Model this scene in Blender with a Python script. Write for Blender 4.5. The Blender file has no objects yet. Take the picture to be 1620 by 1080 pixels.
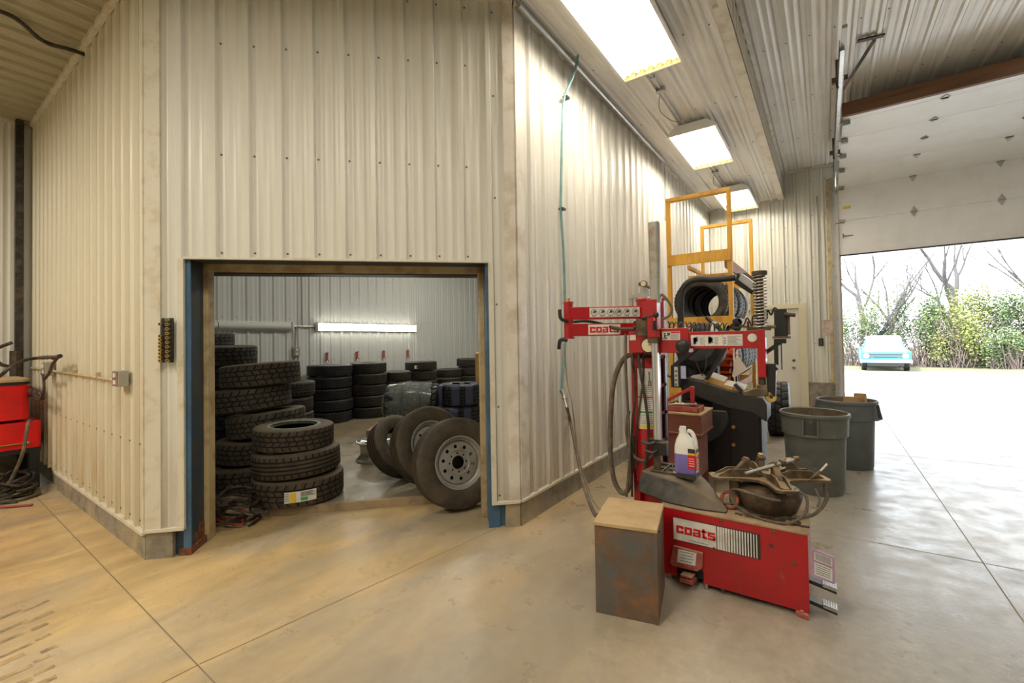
import bpy, bmesh, math, random
from mathutils import Vector, Matrix, Quaternion
random.seed(7)
C = bpy.context.scene.collection
PI = math.pi
V = Vector
# ------------------------------------------------------------------ camera
F, YAW, PITCH, ROLL, CY, H = 701.535517, 6.13621831e-01, 1.80653702e-02, -1.71747298e-02, 525.906353, 1.52
fw = V((-math.sin(YAW)*math.cos(PITCH), math.cos(YAW)*math.cos(PITCH), math.sin(PITCH)))
r0 = fw.cross(V((0, 0, 1))).normalized(); u0 = r0.cross(fw)
rt = r0*math.cos(ROLL)+u0*math.sin(ROLL); up = u0*math.cos(ROLL)-r0*math.sin(ROLL)
EYE = V((0, 0, H))
cd = bpy.data.cameras.new('camera'); cam = bpy.data.objects.new('camera', cd); C.objects.link(cam)
cam.matrix_world = Matrix(((rt.x, up.x, -fw.x, 0), (rt.y, up.y, -fw.y, 0), (rt.z, up.z, -fw.z, H), (0, 0, 0, 1)))
cd.sensor_width = 36; cd.lens = 36*F/1620; cd.shift_y = -(540-CY)/1620; cd.clip_start = .05; cd.clip_end = 300
bpy.context.scene.camera = cam
# survey helpers: where a sight line meets a real plane of the building
def ray(x, y): return fw+rt*((x-810)/F)+up*((CY-y)/F)
def G(x, y, z=0):
    d = ray(x, y); return EYE+d*((z-H)/d.z)
def PL(x, y, n, k):
    n = V(n); d = ray(x, y); return EYE+d*((k-n.dot(EYE))/n.dot(d))
def PY(x, y, Y): return PL(x, y, (0, 1, 0), Y)
def PX(x, y, X): return PL(x, y, (1, 0, 0), X)
# ------------------------------------------------------------------ materials
def nd(t, ty, **kw):
    n = t.nodes.new(ty)
    for k, v in kw.items(): setattr(n, k, v)
    return n
def mat(name, col, rough=.5, metal=0, col2=None, scale=6, lo=.45, hi=.65, bump=0, bscale=60, emis=0, stretch=(1, 1, 1),
        col3=None, s3=2.0, lo3=.5, hi3=.7, updust=None, spec=None, rough2=None, alpha=1, trans=0, coat=0):
    m = bpy.data.materials.new(name); m.use_nodes = True; t = m.node_tree; t.nodes.clear()
    o = nd(t, 'ShaderNodeOutputMaterial'); b = nd(t, 'ShaderNodeBsdfPrincipled'); t.links.new(b.outputs[0], o.inputs[0])
    b.inputs['Base Color'].default_value = (*col, 1); b.inputs['Roughness'].default_value = rough; b.inputs['Metallic'].default_value = metal
    if spec is not None: b.inputs['Specular IOR Level'].default_value = spec
    if coat: b.inputs['Coat Weight'].default_value = coat
    if alpha < 1: b.inputs['Alpha'].default_value = alpha
    if trans: b.inputs['Transmission Weight'].default_value = trans
    if emis:
        b.inputs['Emission Color'].default_value = (*col, 1); b.inputs['Emission Strength'].default_value = emis
    tc = nd(t, 'ShaderNodeTexCoord'); mp = nd(t, 'ShaderNodeMapping'); t.links.new(tc.outputs['Object'], mp.inputs[0])
    mp.inputs['Scale'].default_value = stretch
    cur = None
    def mixin(cur, c2, fac, base):
        mx = nd(t, 'ShaderNodeMix', data_type='RGBA'); t.links.new(fac, mx.inputs[0])
        if cur is None: mx.inputs[6].default_value = (*base, 1)
        else: t.links.new(cur, mx.inputs[6])
        mx.inputs[7].default_value = (*c2, 1); return mx.outputs[2]
    def nfac(sc, lo, hi, det=6):
        n = nd(t, 'ShaderNodeTexNoise'); n.inputs['Scale'].default_value = sc; n.inputs['Detail'].default_value = det
        n.inputs['Roughness'].default_value = .62
        t.links.new(mp.outputs[0], n.inputs['Vector'])
        r = nd(t, 'ShaderNodeMapRange'); r.inputs[1].default_value = lo; r.inputs[2].default_value = hi
        t.links.new(n.outputs[0], r.inputs[0]); return r.outputs[0], n
    if col2:
        f, n = nfac(scale, lo, hi); cur = mixin(cur, col2, f, col)
        if rough2 is not None:
            rr = nd(t, 'ShaderNodeMapRange'); rr.inputs[3].default_value = rough; rr.inputs[4].default_value = rough2
            t.links.new(f, rr.inputs[0]); t.links.new(rr.outputs[0], b.inputs['Roughness'])
    if col3:
        f, n = nfac(s3, lo3, hi3); cur = mixin(cur, col3, f, col)
    if updust:
        ge = nd(t, 'ShaderNodeNewGeometry'); sx = nd(t, 'ShaderNodeSeparateXYZ'); t.links.new(ge.outputs['Normal'], sx.inputs[0])
        r = nd(t, 'ShaderNodeMapRange'); r.inputs[1].default_value = .55; r.inputs[2].default_value = .98; r.inputs[4].default_value = updust[1]
        t.links.new(sx.outputs[2], r.inputs[0]); cur = mixin(cur, updust[0], r.outputs[0], col)
    if cur: t.links.new(cur, b.inputs['Base Color'])
    if cur and emis: t.links.new(cur, b.inputs['Emission Color'])
    if bump:
        n = nd(t, 'ShaderNodeTexNoise'); n.inputs['Scale'].default_value = bscale; n.inputs['Detail'].default_value = 5
        t.links.new(mp.outputs[0], n.inputs['Vector'])
        bp = nd(t, 'ShaderNodeBump'); bp.inputs['Strength'].default_value = bump; bp.inputs['Distance'].default_value = .01
        t.links.new(n.outputs[0], bp.inputs['Height']); t.links.new(bp.outputs[0], b.inputs['Normal'])
    return m

def wall_mat(name, col, dirt, top=1.3, amount=.75, rough=.38):
    m = bpy.data.materials.new(name); m.use_nodes = True; t = m.node_tree; b = t.nodes['Principled BSDF']
    L = t.links.new
    tc = nd(t, 'ShaderNodeTexCoord'); sx = nd(t, 'ShaderNodeSeparateXYZ'); L(tc.outputs['Object'], sx.inputs[0])
    mp = nd(t, 'ShaderNodeMapping'); L(tc.outputs['Object'], mp.inputs[0]); mp.inputs['Scale'].default_value = (1, 1, .12)
    n1 = nd(t, 'ShaderNodeTexNoise'); n1.inputs['Scale'].default_value = 9; n1.inputs['Detail'].default_value = 7; L(mp.outputs[0], n1.inputs['Vector'])
    mr = nd(t, 'ShaderNodeMapRange'); L(sx.outputs[2], mr.inputs[0]); mr.inputs[1].default_value = top; mr.inputs[2].default_value = .1
    mr.inputs[3].default_value = 0; mr.inputs[4].default_value = 1
    pw = nd(t, 'ShaderNodeMath', operation='POWER'); L(mr.outputs[0], pw.inputs[0]); pw.inputs[1].default_value = 1.6
    m1 = nd(t, 'ShaderNodeMapRange'); L(n1.outputs[0], m1.inputs[0]); m1.inputs[1].default_value = .35; m1.inputs[2].default_value = .7
    m1.inputs[3].default_value = .25
    mu = nd(t, 'ShaderNodeMath', operation='MULTIPLY'); L(pw.outputs[0], mu.inputs[0]); L(m1.outputs[0], mu.inputs[1])
    m2 = nd(t, 'ShaderNodeMapRange'); L(n1.outputs[0], m2.inputs[0]); m2.inputs[1].default_value = .52; m2.inputs[2].default_value = .85; m2.inputs[4].default_value = .16
    ad = nd(t, 'ShaderNodeMath', operation='ADD'); L(mu.outputs[0], ad.inputs[0]); L(m2.outputs[0], ad.inputs[1])
    ml = nd(t, 'ShaderNodeMath', operation='MULTIPLY', use_clamp=True); L(ad.outputs[0], ml.inputs[0]); ml.inputs[1].default_value = amount
    mx = nd(t, 'ShaderNodeMix', data_type='RGBA'); L(ml.outputs[0], mx.inputs[0])
    mx.inputs[6].default_value = (*col, 1); mx.inputs[7].default_value = (*dirt, 1)
    n3 = nd(t, 'ShaderNodeTexNoise'); n3.inputs['Scale'].default_value = 22; n3.inputs['Detail'].default_value = 3; L(tc.outputs['Object'], n3.inputs['Vector'])
    m3 = nd(t, 'ShaderNodeMapRange'); L(n3.outputs[0], m3.inputs[0]); m3.inputs[1].default_value = .66; m3.inputs[2].default_value = .76; m3.inputs[4].default_value = .5
    m4 = nd(t, 'ShaderNodeMath', operation='MULTIPLY'); L(m3.outputs[0], m4.inputs[0]); L(pw.outputs[0], m4.inputs[1])
    mx2 = nd(t, 'ShaderNodeMix', data_type='RGBA'); L(m4.outputs[0], mx2.inputs[0]); L(mx.outputs[2], mx2.inputs[6]); mx2.inputs[7].default_value = (.16, .10, .05, 1)
    L(mx2.outputs[2], b.inputs['Base Color']); b.inputs['Roughness'].default_value = rough
    n4 = nd(t, 'ShaderNodeTexNoise'); n4.inputs['Scale'].default_value = 1.6; L(tc.outputs['Object'], n4.inputs['Vector'])
    bp = nd(t, 'ShaderNodeBump'); bp.inputs['Strength'].default_value = .05; bp.inputs['Distance'].default_value = .02; L(n4.outputs[0], bp.inputs['Height']); L(bp.outputs[0], b.inputs['Normal'])
    return m

def floor_mat(name, grey, grey2, tan, tanx):
    """polished concrete: blotches, stains and orange dust with a warm lamp tint painted in, stronger toward the left side of the building"""
    m = bpy.data.materials.new(name); m.use_nodes = True; t = m.node_tree; b = t.nodes['Principled BSDF']; L = t.links.new
    tc = nd(t, 'ShaderNodeTexCoord'); sx = nd(t, 'ShaderNodeSeparateXYZ'); L(tc.outputs['Object'], sx.inputs[0])
    def noise(sc, det=6, rot=0, stretch=(1, 1, 1), dist=0):
        mp = nd(t, 'ShaderNodeMapping'); L(tc.outputs['Object'], mp.inputs[0]); mp.inputs['Rotation'].default_value = (0, 0, rot); mp.inputs['Scale'].default_value = stretch
        n = nd(t, 'ShaderNodeTexNoise'); n.inputs['Scale'].default_value = sc; n.inputs['Detail'].default_value = det; n.inputs['Roughness'].default_value = .6
        n.inputs['Distortion'].default_value = dist
        L(mp.outputs[0], n.inputs['Vector']); return n.outputs[0]
    def rng(src, a, b_, c=0, d=1):
        r = nd(t, 'ShaderNodeMapRange'); L(src, r.inputs[0])
        for i, v in enumerate((a, b_, c, d)): r.inputs[i+1].default_value = v
        return r.outputs[0]
    def mth(op, a, b_, cl=False):
        n = nd(t, 'ShaderNodeMath', operation=op, use_clamp=cl)
        for i, v in enumerate((a, b_)):
            if isinstance(v, (int, float)): n.inputs[i].default_value = v
            else: L(v, n.inputs[i])
        return n.outputs[0]
    def mix(f, a, c):
        n = nd(t, 'ShaderNodeMix', data_type='RGBA'); L(f, n.inputs[0])
        for i, v in ((6, a), (7, c)):
            if isinstance(v, tuple): n.inputs[i].default_value = (*v, 1)
            else: L(v, n.inputs[i])
        return n.outputs[2]
    base = mix(rng(noise(1.1, 8, .8, (1, .45, 1), .6), .35, .68), grey, grey2)
    base = mix(rng(noise(14, 8), .3, .75, 0, .5), base, tuple(v*.6 for v in grey))
    base = mix(rng(noise(.55, 6, .3, (1, .6, 1), 1.0), .42, .62, 0, .45), base, grey)
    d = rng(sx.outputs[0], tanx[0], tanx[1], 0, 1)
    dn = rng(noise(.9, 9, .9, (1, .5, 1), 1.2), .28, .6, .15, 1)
    dust = mth('MULTIPLY', d, dn, True)  # one mask for the dust and the warm lamp tint painted with it
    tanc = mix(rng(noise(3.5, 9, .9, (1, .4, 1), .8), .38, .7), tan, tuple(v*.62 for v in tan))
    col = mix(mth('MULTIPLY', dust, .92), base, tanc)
    col = mix(rng(noise(2.3, 10, .2, (1, .35, 1), 1.5), .60, .78, 0, .6), col, tuple(v*.5 for v in grey2))
    # a few orange rust spots
    col = mix(rng(noise(2.9, 3), .735, .76, 0, .7), col, (.55, .27, .06))
    L(col, b.inputs['Base Color'])
    L(rng(noise(5, 8), .3, .7, .22, .48), b.inputs['Roughness'])
    bp = nd(t, 'ShaderNodeBump'); bp.inputs['Strength'].default_value = .12; bp.inputs['Distance'].default_value = .01
    L(noise(30, 8), bp.inputs['Height']); L(bp.outputs[0], b.inputs['Normal'])
    return m

DUST = (.42, .33, .2)
M = {}
M['wall'] = wall_mat('cream siding', (.67, .66, .59), (.38, .31, .21), amount=1)
M['wall_tan'] = wall_mat('dusty cream siding', (.66, .62, .49), (.46, .34, .17), top=2.2, amount=.9)
M['wall_in'] = wall_mat('pale siding indoors', (.60, .62, .60), (.42, .38, .3), amount=.4)
M['wall_r'] = wall_mat('pale siding', (.70, .68, .62), (.42, .31, .19), amount=1)
M['ceil'] = mat('ceiling sheet', (.76, .73, .68), .35, col2=(.70, .66, .59), scale=1.2)
M['ceil_l'] = mat('olive ceiling sheet', (.40, .37, .26), .45, col2=(.34, .31, .21), scale=1.5)  # darker olive tone for the left ceiling
M['trim'] = mat('cream trim', (.64, .61, .50), .45, col2=(.50, .40, .24), scale=9, lo=.5, hi=.8)
M['trim_w'] = mat('pale trim', (.72, .68, .6), .4, col2=(.55, .48, .38), scale=5)
M['screw'] = mat('screw head', (.18, .15, .11), .5, .6)
M['conc'] = mat('curb concrete', (.30, .265, .20), .85, col2=(.20, .175, .13), scale=8, bump=.6, bscale=50, col3=(.42, .33, .2), s3=3)
M['conc_dark'] = mat('stained concrete', (.30, .26, .2), .85, col2=(.12, .1, .08), scale=5, bump=.6)
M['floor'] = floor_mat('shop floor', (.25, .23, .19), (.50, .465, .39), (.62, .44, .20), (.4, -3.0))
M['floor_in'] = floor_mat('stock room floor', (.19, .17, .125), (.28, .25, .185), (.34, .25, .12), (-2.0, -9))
M['joint'] = mat('saw cut', (.20, .155, .10), .9)
M['joint_in'] = mat('fine saw cut', (.17, .15, .11), .9)
M['skid'] = mat('rubber scrub mark', (.22, .165, .10), .6, col2=(.46, .33, .16), scale=16, lo=.40, hi=.60, stretch=(1, 1, 1))
M['step'] = mat('worn step edge', (.36, .27, .15), .8, col2=(.22, .16, .1), scale=6, bump=.4)
M['blue'] = mat('blue steel', (.075, .17, .30), .4, .2, col2=(.045, .085, .13), scale=4, lo=.4, hi=.7, updust=(DUST, .4))
M['blue_shade'] = mat('shaded blue steel', (.03, .055, .085), .45, .2, col2=(.06, .06, .05), scale=5)  # same blue steel with the shade of the turned faces put into the colour
M['rust'] = mat('flaking rust', (.22, .07, .03), .9, col2=(.06, .035, .025), scale=25, bump=.8)
M['jamb'] = mat('cream jamb', (.46, .37, .2), .6, col2=(.3, .2, .1), scale=6)
M['tan_track'] = mat('tan track', (.52, .42, .24), .5, col2=(.38, .27, .13), scale=8)
M['black'] = mat('black paint', (.012, .012, .013), .4, updust=(DUST, .25))
M['blackgloss'] = mat('gloss black', (.008, .008, .01), .38)
M['rubber'] = mat('tire rubber', (.016, .0145, .012), .62, col2=(.055, .043, .028), scale=7, lo=.42, hi=.75, bump=.25, bscale=80, updust=((.1, .085, .06), .55))
M['groove'] = mat('tread groove', (.009, .008, .007), .9)  # recessed tread faces darkened, groove shade put into the colour
M['rubber_dusty'] = mat('dusty tire rubber', (.034, .027, .018), .7, col2=(.092, .066, .038), scale=6, lo=.38, hi=.72, bump=.3, updust=((.14, .11, .07), .6))
M['rubber_clean'] = mat('new tire rubber', (.012, .012, .014), .45, col2=(.03, .03, .035), scale=8, updust=((.06, .06, .06), .4))
M['rubber_blue'] = mat('bluish tire rubber', (.028, .028, .034), .5, col2=(.10, .085, .07), scale=4)
M['hose'] = mat('black hose', (.02, .018, .015), .5, col2=(.09, .07, .045), scale=12)
M['hose_tan'] = mat('dusty hose', (.10, .082, .06), .6, col2=(.2, .15, .09), scale=12)
M['hose_red'] = mat('red hose', (.30, .045, .03), .55, col2=(.18, .05, .04), scale=8)
M['hose_teal'] = mat('teal hose', (.19, .36, .35), .45, col2=(.12, .24, .23), scale=5)
M['wire'] = mat('bare wire', (.3, .24, .16), .5, .5)
M['red'] = mat('machine red', (.42, .004, .010), .32, col2=(.30, .012, .010), scale=7, lo=.45, hi=.8, col3=(.42, .12, .09), s3=14, lo3=.66, hi3=.8, updust=(DUST, .9), coat=.25)
M['red_dull'] = mat('dull red', (.33, .05, .04), .55, col2=(.42, .14, .1), scale=9, updust=(DUST, .7))
M['red_bright'] = mat('bright red', (.75, .008, .008), .3, col2=(.62, .01, .01), scale=5)
M['dusttop'] = mat('dust coat', (.42, .31, .18), .9, col2=(.30, .2, .12), scale=9, col3=(.12, .06, .04), s3=12, lo3=.62, hi3=.7, bump=.3)
M['tan_top'] = mat('tan dusty lid', (.50, .36, .19), .85, col2=(.40, .28, .14), scale=5, bump=.2)
M['rustbox'] = mat('rust patched blue steel', (.10, .105, .10), .5, col2=(.22, .105, .045), scale=4.5, lo=.42, hi=.62, col3=(.13, .085, .055), s3=13, lo3=.42, hi3=.62, bump=.3, bscale=30)
M['white'] = mat('white print', (.75, .73, .68), .45, col2=(.6, .56, .48), scale=12)
M['white_clean'] = mat('white enamel', (.80, .79, .76), .35)
M['ink'] = mat('dark ink', (.03, .03, .03), .5)
M['ink_grey'] = mat('grey ink', (.22, .22, .22), .6)
M['logo_red'] = mat('logo red', (.62, .01, .015), .4)
M['green_ink'] = mat('green band', (.05, .35, .12), .5)
M['yellow'] = mat('yellow paint', (.75, .55, .03), .45)
M['orange_far'] = mat('amber lens', (.35, .04, .01), .4)
M['orange'] = mat('orange plastic', (.85, .13, .02), .4)
M['green_bin'] = mat('green plastic', (.02, .22, .12), .4)
M['steel'] = mat('grey steel', (.42, .41, .38), .35, .85, col2=(.25, .2, .14), scale=6, lo=.5, hi=.75)
M['steel_painted'] = mat('grey tube', (.38, .37, .33), .45, .3, col2=(.28, .2, .12), scale=7, lo=.55, hi=.7)
M['alu'] = mat('brushed aluminium', (.62, .64, .68), .3, .8)
M['alu_flat'] = mat('grey aluminium frame', (.38, .41, .47), .4, .5)
M['chrome'] = mat('chrome', (.75, .76, .76), .12, 1)
M['rimsilver'] = mat('silver rim', (.52, .51, .48), .3, .8)
M['wheelwhite'] = mat('pale grey wheel paint', (.36, .35, .32), .35, .4, col2=(.24, .18, .12), scale=9, lo=.55, hi=.8)
M['brass'] = mat('brass', (.62, .42, .12), .3, .9)
M['bronze'] = mat('dusty cast iron', (.085, .06, .036), .6, .3, col2=(.20, .145, .08), scale=14, updust=((.40, .29, .16), .8), bump=.3)
M['bronze_d'] = mat('dark cast iron', (.07, .05, .035), .6, .4, col2=(.18, .12, .07), scale=10)
M['galv'] = mat('galvanised', (.50, .50, .49), .35, .8, col2=(.38, .38, .37), scale=6)
M['can'] = mat('grey plastic can', (.135, .145, .125), .55, col2=(.10, .105, .09), scale=5, lo=.45, hi=.7, col3=(.22, .2, .14), s3=6, lo3=.58, hi3=.75)
M['can2'] = mat('grey blue plastic can', (.125, .14, .145), .55, col2=(.10, .11, .11), scale=5)
M['can_shadow'] = mat('can recess', (.06, .065, .055), .7)
M['can_in'] = mat('can inside', (.16, .115, .065), .8, col2=(.1, .07, .04), scale=6)
M['cardboard'] = mat('cardboard', (.45, .28, .13), .8)
M['cardboard_y'] = mat('yellow cardboard', (.62, .36, .11), .8, col2=(.5, .28, .08), scale=6)
M['wood_y'] = mat('yellow lumber', (.78, .42, .045), .5, col2=(.62, .30, .03), scale=3, stretch=(3, 3, .6))
M['wood_r'] = mat('reddish board', (.42, .2, .12), .6, col2=(.32, .14, .08), scale=4)
M['ply'] = mat('plywood', (.52, .33, .15), .7, col2=(.42, .25, .11), scale=3)
M['cab'] = mat('brown cabinet', (.21, .06, .035), .5, col2=(.16, .05, .03), scale=5, updust=((.5, .36, .2), .95))
M['cab_side'] = mat('lighter cabinet side', (.30, .15, .13), .55, col2=(.24, .1, .09), scale=5, updust=((.5, .36, .2), .95))  # lighter, less saturated brown on the cabinet's side faces
M['jug'] = mat('translucent jug', (.78, .77, .72), .4)
M['fluid'] = mat('violet fluid', (.21, .17, .50), .35)
M['plastic_d'] = mat('dark dusty plastic', (.03, .03, .028), .6, col2=(.075, .065, .05), scale=12, updust=((.26, .2, .13), .9), bump=.2)
M['balancer'] = mat('graphite plastic', (.025, .025, .025), .5, col2=(.04, .038, .034), scale=6, updust=((.10, .085, .065), .7))
M['grey_hood'] = mat('dark grey hood', (.014, .014, .015), .6)
M['paper'] = mat('paper', (.68, .60, .50), .8)
M['paper_w'] = mat('white paper', (.75, .72, .66), .8)
M['purple'] = mat('violet plate', (.42, .25, .42), .4)
M['doorp'] = mat('white door skin', (.86, .85, .84), .35, col2=(.82, .80, .78), scale=3)
M['brownboard'] = mat('brown board', (.17, .085, .04), .7, col2=(.11, .05, .025), scale=5, stretch=(.3, 3, 3))
M['mandoor'] = mat('cream door', (.66, .63, .55), .45)
M['manframe'] = mat('cream door frame', (.62, .56, .40), .45)
M['tube'] = mat('lamp tube', (1, .94, .83), .3, emis=19)
M['reflector'] = mat('lamp reflector', (1, .93, .80), .3, emis=4.5)
M['lens_lit'] = mat('lit diffuser', (1, .94, .80), .3, emis=10)
M['lens_off'] = mat('unlit diffuser', (.62, .64, .60), .25)
M['gold'] = mat('scorched reflector edge', (.55, .40, .16), .5)
M['wrap'] = mat('stretch wrap', (.42, .45, .42), .10, alpha=.30)
M['wrap_k'] = mat('black wrap sheet', (.01, .01, .012), .15)
M['bark'] = mat('grey bark', (.095, .085, .088), .9, col2=(.06, .053, .056), scale=8)
M['leaf1'] = mat('spring leaf', (.20, .24, .06), .7, col2=(.30, .30, .09), scale=1.2)
M['leaf2'] = mat('fresh leaf', (.11, .165, .07), .7, col2=(.20, .24, .09), scale=1.2)
M['twig'] = mat('pale twigs', (.22, .17, .15), .9, col2=(.12, .10, .095), scale=3)
M['truck_blue'] = mat('light blue paint', (.035, .20, .38), .3)
M['truck_white'] = mat('white paint', (.8, .8, .8), .25)
M['glass'] = mat('windscreen glass', (.30, .38, .42), .08)
M['lampglass'] = mat('headlamp', (.8, .8, .78), .15)
M['ground'] = mat('pale gravel', (.72, .70, .67), .9, col2=(.66, .64, .60), scale=2, bump=.3)
M['grassy'] = mat('dry grass', (.20, .20, .11), .9, col2=(.12, .10, .06), scale=2, bump=.4)
M['gauge'] = mat('gauge face', (.74, .66, .42), .4)

# ------------------------------------------------------------------ mesh builder
class MB:
    def __init__(s): s.bm = bmesh.new(); s.mi = 0
    def face(s, vs):
        try:
            f = s.bm.faces.new(vs); f.material_index = s.mi; return f
        except ValueError: return None
    def quad(s, pts): return s.face([s.bm.verts.new(V(p)) for p in pts])
    def hexa(s, c, U, W, N):
        """box from centre and three half-extent vectors"""
        c = V(c); U = V(U); W = V(W); N = V(N)
        v = [s.bm.verts.new(c+U*a+W*b+N*d) for a in (-1, 1) for b in (-1, 1) for d in (-1, 1)]
        for q in ((0, 1, 3, 2), (4, 6, 7, 5), (0, 4, 5, 1), (2, 3, 7, 6), (0, 2, 6, 4), (1, 5, 7, 3)): s.face([v[i] for i in q])
        return s
    def box(s, x0, y0, z0, x1, y1, z1):
        return s.hexa(((x0+x1)/2, (y0+y1)/2, (z0+z1)/2), ((x1-x0)/2, 0, 0), (0, (y1-y0)/2, 0), (0, 0, (z1-z0)/2))
    def bar(s, a, b, w, h, upv=(0, 0, 1)):
        a = V(a); b = V(b); d = b-a; U = d.normalized(); W = U.cross(V(upv))
        if W.length < 1e-4: W = U.cross(V((1, 0, 0)))
        W.normalize(); N = W.cross(U)
        return s.hexa((a+b)/2, d/2, W*w/2, N*h/2)
    def prism(s, poly, ext):
        ext = V(ext); a = [s.bm.verts.new(V(p)) for p in poly]; b = [s.bm.verts.new(V(p)+ext) for p in poly]; n = len(poly)
        s.face(a); s.face(b[::-1])
        for i in range(n): s.face([a[i], a[(i+1) % n], b[(i+1) % n], b[i]])
        return s
    def lathe(s, prof, c=(0, 0, 0), axis=(0, 0, 1), seg=24, close=False):
        c = V(c); A = V(axis).normalized(); q = A.to_track_quat('Z', 'Y'); rings = []
        for r, z in prof:
            if r < 1e-6: rings.append([s.bm.verts.new(c+A*z)]*seg)
            else: rings.append([s.bm.verts.new(c+q @ V((r*math.cos(2*PI*i/seg), r*math.sin(2*PI*i/seg), z))) for i in range(seg)])
        n = len(rings)
        for k in range(n if close else n-1):
            a, b = rings[k], rings[(k+1) % n]
            for i in range(seg):
                j = (i+1) % seg; vs = []
                for v in (a[i], a[j], b[j], b[i]):
                    if v not in vs: vs.append(v)
                if len(vs) > 2: s.face(vs)
        return s
    def cyl(s, a, b, r, r2=None, seg=16):
        a = V(a); b = V(b); r2 = r if r2 is None else r2; L = (b-a).length
        return s.lathe([(0, 0), (r, 0), (r2, L), (0, L)], a, b-a, seg)
    def tube(s, pts, r, seg=8, sm=6, closed=False):
        P = [V(p) for p in pts]
        if sm > 1 and len(P) > 2:
            Q = []; n = len(P); rg = range(n) if closed else range(n-1)
            for i in rg:
                g = (lambda k: P[k % n]) if closed else (lambda k: P[max(0, min(n-1, k))])
                p0, p1, p2, p3 = g(i-1), g(i), g(i+1), g(i+2)
                for k in range(sm):
                    t = k/sm; Q.append(.5*((2*p1)+(p2-p0)*t+(2*p0-5*p1+4*p2-p3)*t*t+(3*p1-p0-3*p2+p3)*t**3))
            if not closed: Q.append(P[-1])
            P = Q
        n = len(P); rings = []; prev = None
        for i in range(n):
            d = (P[(i+1) % n]-P[i-1]) if closed else (P[min(i+1, n-1)]-P[max(i-1, 0)])
            if d.length < 1e-7: d = V((0, 0, 1))
            d.normalize()
            if prev is None:
                w = d.cross(V((0, 0, 1)));
                if w.length < .05: w = d.cross(V((1, 0, 0)))
            else:
                w = prev-d*prev.dot(d)
                if w.length < 1e-4: w = d.cross(V((.3, .5, .8)))
            w.normalize(); prev = w; x = d.cross(w)
            rr = r[i*(len(r)-1)//max(1, n-1)] if isinstance(r, (list, tuple)) else r
            rings.append([s.bm.verts.new(P[i]+(w*math.cos(2*PI*k/seg)+x*math.sin(2*PI*k/seg))*rr) for k in range(seg)])
        for i in range(n if closed else n-1):
            a, b = rings[i], rings[(i+1) % n]
            for k in range(seg): s.face([a[k], a[(k+1) % seg], b[(k+1) % seg], b[k]])
        if not closed: s.face(rings[0][::-1]); s.face(rings[-1])
        return s
    def ball(s, c, r, seg=12, sc=(1, 1, 1)):
        n = max(6, seg//2); c = V(c); rings = []
        for k in range(n+1):
            th = PI*k/n
            if k in (0, n): rings.append([s.bm.verts.new(c+V((0, 0, r*sc[2]*math.cos(th))))]*seg)
            else: rings.append([s.bm.verts.new(c+V((r*sc[0]*math.sin(th)*math.cos(2*PI*i/seg), r*sc[1]*math.sin(th)*math.sin(2*PI*i/seg), r*sc[2]*math.cos(th)))) for i in range(seg)])
        for k in range(n):
            for i in range(seg):
                vs = []
                for v in (rings[k][i], rings[k][(i+1) % seg], rings[k+1][(i+1) % seg], rings[k+1][i]):
                    if v not in vs: vs.append(v)
                if len(vs) > 2: s.face(vs)
        return s
    def mesh(s, name, mats, smooth=True):
        bmesh.ops.recalc_face_normals(s.bm, faces=s.bm.faces)
        me = bpy.data.meshes.new(name); s.bm.to_mesh(me); s.bm.free()
        for m in (mats if isinstance(mats, (list, tuple)) else [mats]): me.materials.append(M[m] if isinstance(m, str) else m)
        if smooth:
            me.polygons.foreach_set('use_smooth', [True]*len(me.polygons)); me.set_sharp_from_angle(angle=.65)
        return me
def wmat(o):
    m = o.matrix_basis.copy()
    while o.parent: o = o.parent; m = o.matrix_basis @ m
    return m
def obj(name, mb, mats, parent=None, bevel=0, local=False, label=None, smooth=True):
    me = mb.mesh(name, mats, smooth) if isinstance(mb, MB) else mb
    o = bpy.data.objects.new(name, me); C.objects.link(o)
    if parent:
        if not local: me.transform(wmat(parent).inverted())
        o.parent = parent
    if bevel:
        b = o.modifiers.new('bevel', 'BEVEL'); b.width = bevel; b.segments = 2; b.limit_method = 'ANGLE'; b.angle_limit = .6
    if label: o['label'] = label
    return o
def thing(name, label, cat, loc=(0, 0, 0), group=None, rot=None):
    o = bpy.data.objects.new(name, None); C.objects.link(o); o.location = loc; o.empty_display_size = .1
    if rot is not None: o.rotation_mode = 'QUATERNION'; o.rotation_quaternion = rot
    tag(o, label, cat, group); return o
def tag(o, label, cat, group=None, kind=None):
    if label: o['label'] = label
    if cat: o['category'] = cat
    if group: o['group'] = group
    if kind: o['kind'] = kind
    return o
def struct(name, mb, mats, label=None, cat=None, parent=None, **k):
    o = obj(name, mb, mats, parent, **k)
    if not parent: tag(o, label, cat, kind='structure')
    return o
def solo(name, mb, mats, label, cat, loc, group=None, bevel=0):
    """a thing that is one mesh, its origin at its base"""
    me = mb.mesh(name, mats); me.transform(Matrix.Translation(-V(loc)))
    o = bpy.data.objects.new(name, me); C.objects.link(o); o.location = loc
    if bevel:
        b = o.modifiers.new('bevel', 'BEVEL'); b.width = bevel; b.segments = 2; b.limit_method = 'ANGLE'
    return tag(o, label, cat, group)
def dup(root, loc, label=None, group=None, rot=None):
    r = root.copy(); C.objects.link(r); r.location = loc
    if label: r['label'] = label
    if group: r['group'] = group
    if rot is not None: r.rotation_mode = 'QUATERNION'; r.rotation_quaternion = rot
    for ch in root.children:
        c = ch.copy(); C.objects.link(c); c.parent = r
        for g in ch.children:
            d = g.copy(); C.objects.link(d); d.parent = c
    return r

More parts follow.
